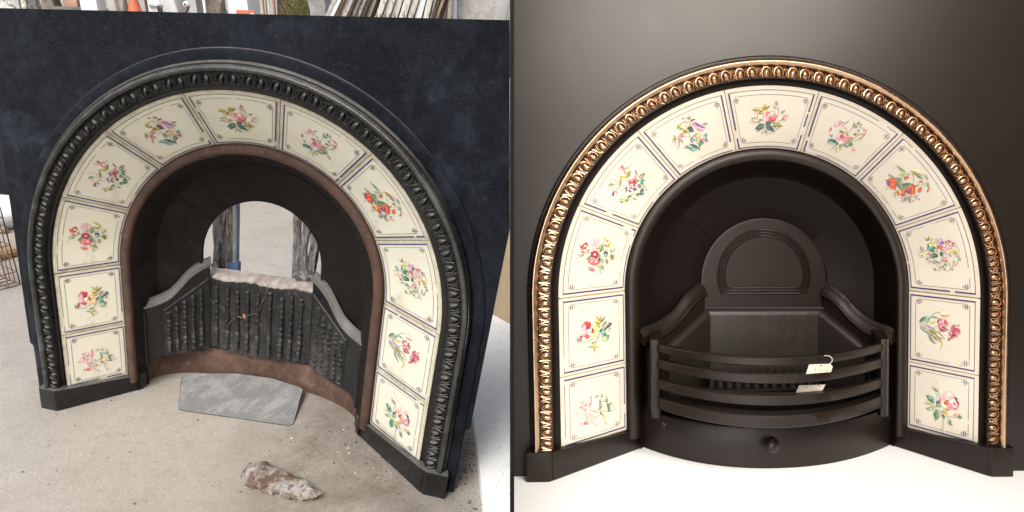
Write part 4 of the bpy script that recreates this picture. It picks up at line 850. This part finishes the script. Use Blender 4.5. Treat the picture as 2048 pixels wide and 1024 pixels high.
o = wbox('grey_post', 33, 45, 4300, 'grey_metal', 'slim grey post in front of the whitewashed rubble', 'post', depth=50)
o = wbox('stone_block', 82, 132, 4450, 'stone', 'rough brown stone block between the rubble wall and the white drum', 'stone', depth=200); rough(o, 0.05, 11, 3)
o = wbox('brick_pier', 128, 176, 4500, 'pink_stone', 'crumbling pink brick pier behind the white drum', 'pier', depth=200, bevel=0); rough(o, 0.02, 14, 5)
# grey tub in front
x, zt = strip(121, 4000, 12); rad = strip(121 + 62, 4000)[0] - x
mb = MB(); mb.grid([[(x + r * math.cos(a), 4250 + r * math.sin(a), z) for a in np.linspace(0, 2 * PI, 40, endpoint=False)] for r, z in ((rad * .82, 0), (rad * .97, zt - 60), (rad * 1.03, zt - 50), (rad * 1.03, zt - 12), (rad, zt), (rad * .93, zt - 4), (rad * .8, 20))], False, True)
tag(build('garden_tub', mb, 'tyre', None, TWf, -1), 'large round grey rubber tub with a thick rim', 'tub')
# white drum
t = thing('plastic_drum', 'white plastic drum with a greyer right part, beside the orange cone', 'drum', (strip(200, 3600)[0], 3700, 0), TWf)
wbox('drum_body', 161, 216, 3600, 'white_paint', None, None, depth=220, parent=t, bevel=14); wbox('drum_grey_part', 216, 241, 3612, 'lime_wall', None, None, depth=200, parent=t, bevel=6)  # right part of the drum in a greyer tone
o = wbox('kerb_stone', 240, 257, 4200, 'stone', 'small rough stone slab standing between drum and cone', 'stone', depth=120); rough(o, 0.02, 20, 2)
# traffic cone
t = thing('traffic_cone', 'faded orange traffic cone standing behind the black plate', 'cone', (strip(270, 3700)[0], 3700, 0), TWf)
x, _ = strip(270, 3700); zt = strip(270, 3700, -95)[1]; zb = strip(270, 3700, 24)[1]; rb = strip(283, 3700)[0] - x
mb = MB(); mb.grid([[(x + r * math.cos(a), 3700 + r * math.sin(a), z) for a in np.linspace(0, 2 * PI, 24, endpoint=False)] for r, z in ((rb, zb), (rb * .62, strip(270, 3700, 0)[1]), (rb * .2, zt), (rb * .05, zt + 2))], False, True)
build('cone_body', mb, 'orange_plastic', t, TWf)
mb = MB(); mb.box(x - rb * 1.7, x + rb * 1.7, 3700 - rb * 1.7, 3700 + rb * 1.7, zb - 18, zb); build('cone_base', mb, 'orange_plastic', t, TWf, bevel=4)
o = wbox('trestle_top', 225, 312, 3560, 'white_paint', 'low white trestle top carrying the orange cone', 'trestle', top=25, depth=330, bottom=strip(270, 3560, 31)[1])
legz = strip(270, 3560, 31)[1] - 1
for px in (236, 304):
    x_, _ = strip(px, 3600); mb = MB(); mb.box(x_ - 15, x_ + 15, 3600, 3640, 0, legz); build('leg', mb, 'white_paint', o, TWf)
wbox('brown_pipe', 290.5, 297.5, 3450, 'maroon', 'thin dark brown pipe standing just right of the cone', 'pipe', depth=22)
t = thing('vent_box', 'small white hooded box with a dark opening, right of the brown pipe', 'box', (strip(312, 3500)[0], 3500, 0), TWf)
wbox('box_body', 299, 327, 3500, 'white_paint', None, None, top=12, depth=160, parent=t); wbox('box_hood', 297, 328, 3485, 'white_paint', None, None, top=9, bottom=strip(312, 3485, 12)[1], depth=180, parent=t)
wbox('box_opening', 315, 325, 3496, 'dark_wood', None, None, top=14.5, depth=10, parent=t, bevel=0)
o = wbox('painted_hoarding', 297, 345, 4300, 'white_paint', 'tall white panel behind the hooded box', 'panel', depth=60)
o = wbox('bulk_bag', 322, 372, 3900, 'white_paint', 'crumpled white bulk bag left of the grey cabinet', 'bag', depth=250, bevel=10); rough(o, 0.03, 8, 7)
x_, z_ = strip(371, 3550, 9); mb = MB(); mb.ball((x_, 3560, z_), 18, 14, 9); kb = build('white_valve', mb, 'white_paint', None, TWf); tag(kb, 'round white valve head with a dark centre in front of the bulk bag', 'valve')
mb = MB(); mb.tube([(x_, 3570, 0), (x_, 3570, z_ - 10)], 9, 10, True, (0, 1, 0)); build('valve_stem', mb, 'white_paint', kb, TWf)
mb = MB(); mb.ball((x_, 3542, z_), (6, 4, 6), 10, 6); build('valve_eye', mb, 'dark_wood', kb, TWf)
wbox('maroon_offcut', 371, 378, 3500, 'maroon', 'short tilted maroon offcut propped against the grey cabinet', 'offcut', top=13, depth=20, lean=0.5)
t = thing('metal_cabinet', 'pale grey metal cabinet with a dark door edge', 'cabinet', (strip(393, 3800)[0], 3800, 0), TWf)
wbox('cabinet_side', 379, 404, 3800, 'grey_metal', None, None, depth=300, parent=t); wbox('cabinet_edge', 404, 406.5, 3796, 'maroon', None, None, depth=20, parent=t, bevel=0); wbox('cabinet_jamb', 406.5, 414, 3800, 'white_paint', None, None, depth=200, parent=t)
o = wbox('stone_pier', 413, 457, 3900, 'stone', 'rough tan stone pier with chiselled face between cabinet and white unit', 'pier', depth=260, bevel=12); rough(o, 0.035, 10, 1)
t = thing('white_unit', 'white appliance casing with a bright orange label', 'appliance', (strip(490, 3600)[0], 3600, 0), TWf)
wbox('casing', 456, 522, 3600, 'white_paint', None, None, depth=350, parent=t, bevel=12); wbox('casing_side', 522, 530, 3606, 'cream_board', None, None, depth=300, parent=t, bevel=4)
lb = wbox('orange_label', 472, 510, 3594, 'orange_plastic', None, None, top=20.5, bottom=strip(490, 3594, 28.5)[1], depth=6, parent=t, bevel=0); wbox('label_patch', 500, 508, 3591, 'white_paint', None, None, top=26.5, bottom=strip(490, 3591, 28)[1], depth=4, parent=lb, bevel=0)
for a, b, mt, lbl in ((531, 535, 'tan_wood', 'narrow brown frame strip leaning right of the white appliance'), (537, 540.5, 'white_paint', 'narrow white frame strip between two brown ones'), (545, 552, 'pink_stone', 'reddish frame strip beside the grass')):
    wbox('frame_strip', a, b, 4000 + a, mt, lbl, 'strip', depth=30, group='frame strips by the grass')
# grass bank
gx0, gx1 = strip(552, 5200)[0], strip(622, 5200)[0]
mb = MB(); mb.grid([[(x, 5250 + 160 * s, 1150 * s + 20) for s in np.linspace(0, 1.2, 6)] for x in np.linspace(gx0 - 60, gx1 + 60, 10)])
bk = build('earth_bank', mb, 'earth', None, TWf, -1); tag(bk, None, None, kind='structure')
for nm, mt, cnt, lbl in (('grass', 'grass_blades', 1500, 'green grass growing on the bank'), ('dry_grass', 'straw', 1500, 'dry straw-coloured grass on the bank')):
    mb = MB()
    for _ in range(cnt):
        s = random.uniform(0.70, 1.02); x = random.uniform(gx0, gx1) if nm != 'grass' else gx0 + (gx1 - gx0) * random.betavariate(2.5, 1.2); y = 5240 + 160 * s; z = 1150 * s; h = random.uniform(40, 95); a = random.uniform(-1.5, 1.5); wd = random.uniform(4, 9)
        mb.add([(x - wd, y, z), (x + wd, y, z), (x + h * math.sin(a), y - random.uniform(10, 45), z + h * math.cos(a))], [(0, 1, 2)])
    tag(build(nm, mb, mt, None, TWf, -1, 0), lbl, 'grass', kind='stuff')
o = wbox('carved_pier', 617, 662, 4300, 'grey_stone', 'weathered grey stone pier with a crack, right of the grass', 'pier', depth=260, bevel=14); rough(o, 0.035, 9, 8)
o = wbox('marble_slab', 655, 676, 3900, 'grey_stone', 'pale stone slab leaning between the pier and the planks', 'slab', depth=60, lean=0.55)
k = 0; px = 666.
plk = [('narrow bright white plank, leftmost of the leaning row', 9, 'white_paint'), ('thin split tan plank beside the leftmost white one', 6, 'tan_wood'), ('broad white flaking plank, third in the leaning row', 15, 'flaking_paint'),
       ('dark strip standing for the shaded gap after the third plank', 5, 'dark_wood'), ('narrow white plank with a peeling edge, left of the dark slot', 8, 'flaking_paint'), ('white plank leaning just before the first wide dark slot', 9, 'flaking_paint'),  # the dark strip after the third plank stands for a shaded gap
       ('dark brown board in the first wide slot', 8, 'dark_wood'), ('bare brown timber end showing between dark boards', 10, 'stone'), ('second dark brown board, left of the middle planks', 5, 'dark_wood'),
       ('pinkish flaking plank in the middle of the row', 13, 'flaking_paint'), ('bright flaking plank right of the pinkish one', 15, 'flaking_paint'), ('plank with long bare streaks, centre right of the row', 14, 'flaking_paint'),
       ('greyish white plank with peeling strips, fifth from the right end', 15, 'flaking_paint'), ('plank with a knot hole near its top', 13, 'flaking_paint'), ('clean white plank fourth from the dark boards', 14, 'white_paint'),
       ('dull flaking plank third from the dark boards', 12, 'flaking_paint'), ('cracked white plank second from the dark boards', 13, 'flaking_paint'), ('ragged white plank touching the dark boards', 16, 'flaking_paint')]
for lbl, wd, mt in plk:
    f = (px - 666) / 220; D = 3700 + (k % 3) * 26 - f * 120
    o = wbox('leaning_plank', px, px + wd, D, mt, lbl, 'plank', depth=22, lean=0.56 - 0.33 * f, group='old painted planks leaning in a row', bevel=1.5); k += 1
    px += wd + (1.0 if mt == 'dark_wood' else 1.8)
wbox('dark_backing', 668, 915, 3900, 'dark_wood', 'dark timber stacked behind the leaning planks', 'timber', depth=30, lean=0.35, bevel=0)
for a, b, mt, ln, lbl in ((866, 876, 'dark_wood', .3, 'dark brown board right of the painted planks'), (875, 883, 'tan_wood', .42, 'tan split board between the dark boards'), (882, 890, 'blue_black', .3, 'blue-black board right of the tan one'),
                          (890, 895, 'maroon', .1, 'thin purple-brown board near the end of the stack'), (895, 904, 'stone', .08, 'brown ribbed board, last of the stack')):
    wbox('stacked_board', a, b, 3560 + a - 866, mt, lbl, 'board', depth=25, lean=ln, group='boards at the end of the stack')
wbox('concrete_post', 904, 913, 3650, 'white_paint', 'pale post edge at the left of the concrete slab', 'post', depth=60)
o = wbox('concrete_slab', 913, 1008, 3700, 'slab_grey', 'speckled grey concrete slab standing at the right of the yard', 'slab', depth=120, bevel=3)
o = wbox('bent_metal_sheet', 993, 1017, 2500, 'grey_metal', 'bent light grey metal sheet against the divider', 'sheet', depth=18, lean=0.25)
# ---- left edge: wire basket, sack, dark bundle
def gpt(px, py):
    d = WM @ np.array([(px - 1024) / 1200., (py - 512) / 1200., 1.]); t = CAMH / -d[2]; return np.array([t * d[0], t * d[1], 0])
c0 = gpt(41, 570); hh = 540
wb = thing('wire_basket', 'rusty wire mesh basket standing on the concrete at the left edge', 'basket', tuple(c0), TWf)
def wire(pts, r=1.9): mb = MB(); mb.tube(pts, r, 5, False); build('wire', mb, 'rusty_wire', wb, TWf, 0, 60)
e1 = gpt(-40, 592) - c0; e1 /= np.linalg.norm(e1); e2 = np.array([-e1[1], e1[0], 0.]); e2 = e2 if e2[1] > 0 else -e2
WD, DP = 420, 330
for k in range(13):
    a = c0 + e1 * WD * k / 12; wire([a + [0, 0, 2], a + [0, 0, hh]]); wire([a + [0, 0, 2], a + e2 * DP + [0, 0, 2]])
for k in range(10):
    a = c0 + e2 * DP * k / 9; wire([a + [0, 0, 2], a + [0, 0, hh]])
    if k: wire([a + [0, 0, 2], a + e1 * WD + [0, 0, 2]])
for k in range(12):
    z = np.array([0, 0, 2 + (hh - 2) * (k / 11)]); r = 3.2 if k in (0, 11) else 1.9
    wire([c0 + e1 * WD + z, c0 + z, c0 + e2 * DP + z], r)
    if k in (0, 3, 6, 9, 11): wire([c0 + e1 * WD + e2 * DP + z, c0 + e2 * DP + z], r)
bar = gpt(34, 512); bdir = gpt(-40, 528) - bar; bdir /= np.linalg.norm(bdir)
mb = MB(); mb.tube([bar + [0, 0, 24], bar + bdir * 500 + [0, 0, 24]], 22, 10, True); o = build('wooden_pole', mb, 'tan_wood', None, TWf); tag(o, 'reddish brown wooden pole lying behind the wire basket', 'pole')
p = gpt(-8, 452); mb = MB(); mb.ball(tuple(p + [0, 0, 60]), (170, 120, 90), 18, 12); o = build('white_sack', mb, 'white_paint', None, TWf); rough(o, 0.04, 9, 4); tag(o, 'crumpled white sack on the ground behind the basket', 'sack')
p = gpt(-60, 425); mb = MB(); mb.box(p[0] - 500, p[0] + 430, p[1], p[1] + 500, 0, 700); o = build('dark_bundle', mb, 'blue_black', None, TWf, bevel=40); rough(o, 0.06, 4, 2); tag(o, 'dark blue tarpaulin bundle behind the basket', 'clutter')  # blue-black lump, roughly box-shaped
p = gpt(18, 420); mb = MB(); mb.tube([p + [-420, -60, 95], p + [-40, 0, 130], p + [10, 10, 150]], [16, 20, 9], 7); o = build('timber_offcut', mb, 'tan_wood', None, TWf); tag(o, 'pale splintered timber offcut poking out left of the black plate', 'offcut')
p = gpt(18, 455); o = build('rubble', (lambda mb: ([mb.ball(tuple(p + np.array([random.uniform(-500, 60), random.uniform(-120, 200), 12])), random.uniform(12, 40), 7, 5) for _ in range(40)], mb)[1])(MB()), 'stone', None, TWf); tag(o, 'small broken rubble scattered round the basket', 'rubble', kind='stuff')
# ---- lying about on the concrete in front
def lbuild(name, mb, mat, label, cat, **k): o = build(name, mb, mat, k.pop('parent', None), TLf, k.pop('clip', 0), **k); return tag(o, label, cat) if label else o
mb = MB(); nn = 9
fr_ = [(-163, 78 + 14), (-158, 80), (-145, 79), (0, 94), (112, 105), (124, 107), (133, 116)]; bk_ = [(-195, 188), (-186, 197), (-150, 222), (-60, 252), (40, 262), (120, 246), (131, 238)]
rows = []
for (xf, zf), (xb, zb) in zip(fr_, bk_):
    rows.append([(xf + (xb - xf) * t, 360.5 - 20 * t ** 1.2, zf + (zb - zf) * t) for t in np.linspace(0, 1, 10)])
mb.grid(rows); mb.grid([[(x, y + 3.2, z) for x, y, z in r] for r in rows])
rim = [r[0] for r in rows] + rows[-1][1:] + [r[-1] for r in rows[::-1]][1:] + rows[0][-2:0:-1]
mb.grid([[p_, (p_[0], p_[1] + 3.2, p_[2])] for p_ in rim + rim[:1]])
sh = lbuild('ribbed_sheet', mb, 'ribbed_zinc', 'ribbed grey metal sheet with rounded corners and white stains, lying in front of the hearth', 'metal sheet')
mb = MB(); mb.tube([(x, y + 1.5, z) for x, y, z in rim + rim[:1]], 1.7, 6, False); lbuild('sheet_rim', mb, 'old_iron_trim', None, None, parent=sh)
from mathutils import noise as mn
mb = MB(); rows = []
for k in range(26):
    t = k / 25; wd = 44 * (1 - 0.55 * t) * min(1, 0.45 + 3 * t) * min(1, 5 * (1.02 - t)); hg = 17 * (1 - 0.35 * t)
    cx, cz = 70 + 166 * t, -88 - 22 * t + 5 * math.sin(3 * t)
    row = []
    for j in range(16):
        a = 2 * PI * j / 16; q = Vector((k * .35, math.cos(a) * 1.5, math.sin(a) * 1.5)); n_ = 1 + 0.35 * mn.noise(q) + .12 * mn.noise(q * 3)
        row.append((cx + 8 * math.sin(a), min(362.6, 354 - hg * math.sin(a) * n_ * .9), cz + wd * math.cos(a) * n_))
    rows.append(row)
mb.grid(rows, False, True); mb.poly(rows[0]); mb.poly(rows[-1])
knock(lbuild('rust_fragment', mb, 'scaly_rust', 'long scaly fragment of rusty iron with white crust, lying on the concrete', 'rust fragment', smooth=20), 0.0035, 70, 1)
def rect(x0, x1, z0, z1, y0, y1): m_ = MB(); m_.box(x0, x1, y0, y1, z0, z1); return m_
o = lbuild('white_board', rect(566, 1500, -420, 905, 345, 362.4), 'painted_board', 'white painted board lying on the ground right of the old fireplace', 'board', clip=-1)
m_ = MB(); m_.prism([(640, 930), (1100, 420), (1115, 435), (655, 945)], -500, 344.5, 1)
lbuild('cream_panel', m_, 'cream_board', 'cream stained panel standing behind the white board', 'panel', clip=-1)
# posts seen through the fireplace opening
def post(name, x, z, r, mat, label, cat, ytop=-330, lump=0.3, ybot=362.4, seed=0, squash=0.8):
    mb = MB(); rows = []
    for k in range(44):
        y = ybot + (ytop - ybot) * k / 43
        rows.append([(x + r * math.cos(a) * (1 + lump * mn.noise(Vector((math.cos(a) * 1.6 + seed, y * .02, math.sin(a) * 1.6)))) + 5 * lump * math.sin(y * .03 + seed),
                      y, z + squash * r * math.sin(a) * (1 + lump * mn.noise(Vector((math.cos(a) * 1.6, y * .03 + seed, math.sin(a) * 1.6))))) for a in np.linspace(0, 2 * PI, 18, endpoint=False)])
    mb.grid(rows, False, True); mb.poly(rows[0]); mb.poly(rows[-1]); return lbuild(name, mb, mat, label, cat, smooth=50)
for x, z, r, s, lbl in ((-158, 372, 13, 1, 'weathered grey timber post at the left edge of the opening'), (-141, 378, 11, 5, 'gnarled grey timber post, second from the left in the opening'), (-122, 376, 12, 9, 'split grey timber post just left of the steel prop'),
                        (68, 380, 11, 13, 'dark grey timber post, left one of the right-hand group'), (90, 378, 12, 17, 'pale grey timber post in the middle of the right-hand group'), (112, 384, 13, 21, 'thick grey timber post at the right of the opening')):
    post('timber_post', x, z, r, 'grey_timber', lbl, 'timber post', lump=0.55, seed=s)
t = thing('steel_prop', 'round galvanised steel prop with a blue stripe and blue collar, seen through the opening', 'prop', (-98, 362, 370))
mb = MB(); mb.tube([(-103, y, 366) for y in (362.4, 0, -330)], 7.5, 14, True, (1, 0, 0.2)); lbuild('tube', mb, 'zinc_pipe', None, None, parent=t)
mb = MB(); mb.box(-94.5, -91.5, -330, 100, 362, 370); lbuild('blue_stripe', mb, 'blue_paint', None, None, parent=t)
mb = MB(); mb.box(-117, -89, 58, 100, 350, 380); lbuild('blue_collar', mb, 'blue_paint', None, None, parent=t, bevel=3)
mb = MB(); mb.box(-112.5, -110.5, 20, 60, 358, 364); lbuild('collar_strap', mb, 'blue_paint', None, None, parent=t)
mb = MB(); mb.ball((110, 36, 300), (32, 17, 14), 16, 10); o = lbuild('grey_rag', mb, 'grey_timber', 'crumpled grey rag caught on the right of the broken brick', 'rag'); rough(o, 0.022, 40, 3)
# grit and crumbs
for nm, mt, cnt, lbl, dens in (('soot_crumbs', 'grit', 1300, 'dark soot crumbs and soil scattered on the concrete', 0), ('pale_crumbs', 'grit_pale', 150, 'pale mortar crumbs scattered on the concrete', 1)):
    mb = MB()
    for k in range(cnt):
        if random.random() < 0.62: x, z = random.gauss(325, 95), random.gauss(70, 75)
        else: x, z = random.uniform(-560, 560), random.uniform(-330, 120)
        if nm == 'soot_crumbs' and random.random() < .3: x, z = random.gauss(540, 25), random.uniform(-60, 260)
        r = random.choice((.6, .7, .8, 1, 1, 1.3, 1.7, 2.8)) * random.uniform(.6, 1.3)
        a = random.uniform(0, 6); P = [(x + r * math.cos(a + q) * random.uniform(.7, 1.4), 362.4, z + r * math.sin(a + q)) for q in (0, 1.6, 3.1, 4.7)]
        mb.add(P + [(x + r * .3, 362.4 - r * random.uniform(.6, 1.1), z)], [(0, 1, 4), (1, 2, 4), (2, 3, 4), (3, 0, 4)])
    tag(lbuild(nm, mb, mt, None, None, smooth=0), lbl, 'crumbs', kind='stuff')

# ---------------------------------------------------------------- right-hand room
mb = MB(); mb.grid([[(x, 363.0, z) for z in (-1300, -700, -200, 0, 150, 400)] for x in (-900, -530, 0, 530, 1400, 2400)])
o = build('floor', mb, 'white_sheet', None, TRf, 1, 0); tag(o, None, None, kind='structure')
def cbox(name, x0, x1, y0, y1, z0, z1, mat, clip=0):
    mb = MB(); mb.box(x0, x1, y0, y1, z0, z1); return build(name, mb, mat, None, lambda p: p, clip, 0)
dv = cbox('divider_board', -2.05, 2.25, -1310, 900, 600, 5200, 'divider_black'); tag(dv, 'tall thin black board seen edge-on between the two fireplaces', 'board')
for nm, a in (('unseen_ceiling', (6, 2400, -1340, -1300, -1500, 1900)), ('unseen_room_wall', (2400, 2440, -1300, 900, -1500, 1900)), ('unseen_room_wall', (60, 2400, -1300, 900, -1540, -1500)), ('unseen_room_wall', (60, 90, -1300, 900, -1500, -90))):  # unseen shell, put in to keep sky light off this set
    o = cbox(nm, *a, 'room_paint'); tag(o, None, None, kind='structure')
# price tags hung inside the grate
def price_tag(name, quad, zf, label, marks, hole=None, string=None):
    """quad: photo pixels of the tag's corners; it hangs just behind the bar at local depth zf"""
    def up(px, py, z): d = AI @ np.array([(px - 1024) / 1200., (py - 512) / 1200., 1.]); o_ = -AI @ TI; return o_ + d * ((z - o_[2]) / d[2])
    root = thing(name, label, 'price tag', tuple(up(*quad[0], zf)), TRf)
    mb = MB(); P = [up(*q, zf) for q in quad]; mb.add(P + [p_ + np.array([0, 0, .5]) for p_ in P], [tuple(range(len(P))), tuple(range(len(P), 2 * len(P)))] + [(i, (i + 1) % len(P), len(P) + (i + 1) % len(P), len(P) + i) for i in range(len(P))])
    card = build('card', mb, 'paper', root, TRf, 0, 0)
    mb = MB()
    for st in marks: mb.tube([up(*q, zf - .4) for q in st], .3, 4)
    build('handwriting', mb, 'black_gap', card, TRf, 0, 0)
    if hole: mb = MB(); mb.ball(up(*hole, zf - .3), (1.8, 1.1, .3), 10, 6); build('punched_hole', mb, 'black_gap', card, TRf, 0, 0)
    if string: mb = MB(); mb.tube([up(px, py, zf - 1 - 10 * math.sin(i * .6)) for i, (px, py) in enumerate(string)], .5, 6); build('tag_string', mb, 'string', root, TRf, 0, 60)
price_tag('price_tag', [(1618, 729), (1660, 727.5), (1665.5, 733), (1662, 744), (1612, 748)], -84, 'cream paper price tag with a white string looped over the top grate bar',
          [[(1629, 738), (1632, 737), (1630, 743), (1634, 742)], [(1637, 741), (1638, 739)], [(1641, 743), (1645, 740), (1641, 741)], [(1650, 739), (1653, 744), (1656, 739)], [(1657, 741), (1660, 742)]],
          (1642, 731), [(1643, 733), (1652, 731), (1659, 729), (1664.5, 722), (1664, 716), (1658, 712), (1649, 711)])
price_tag('price_tag', [(1598, 771), (1651, 769), (1643, 784), (1591, 787)], -30, 'cream paper price tag without string, lower between the second and third bars',
          [[(1610, 775), (1616, 774)], [(1622, 779), (1626, 778), (1624, 783)], [(1630, 777), (1634, 780)], [(1634, 772), (1640, 771)]])
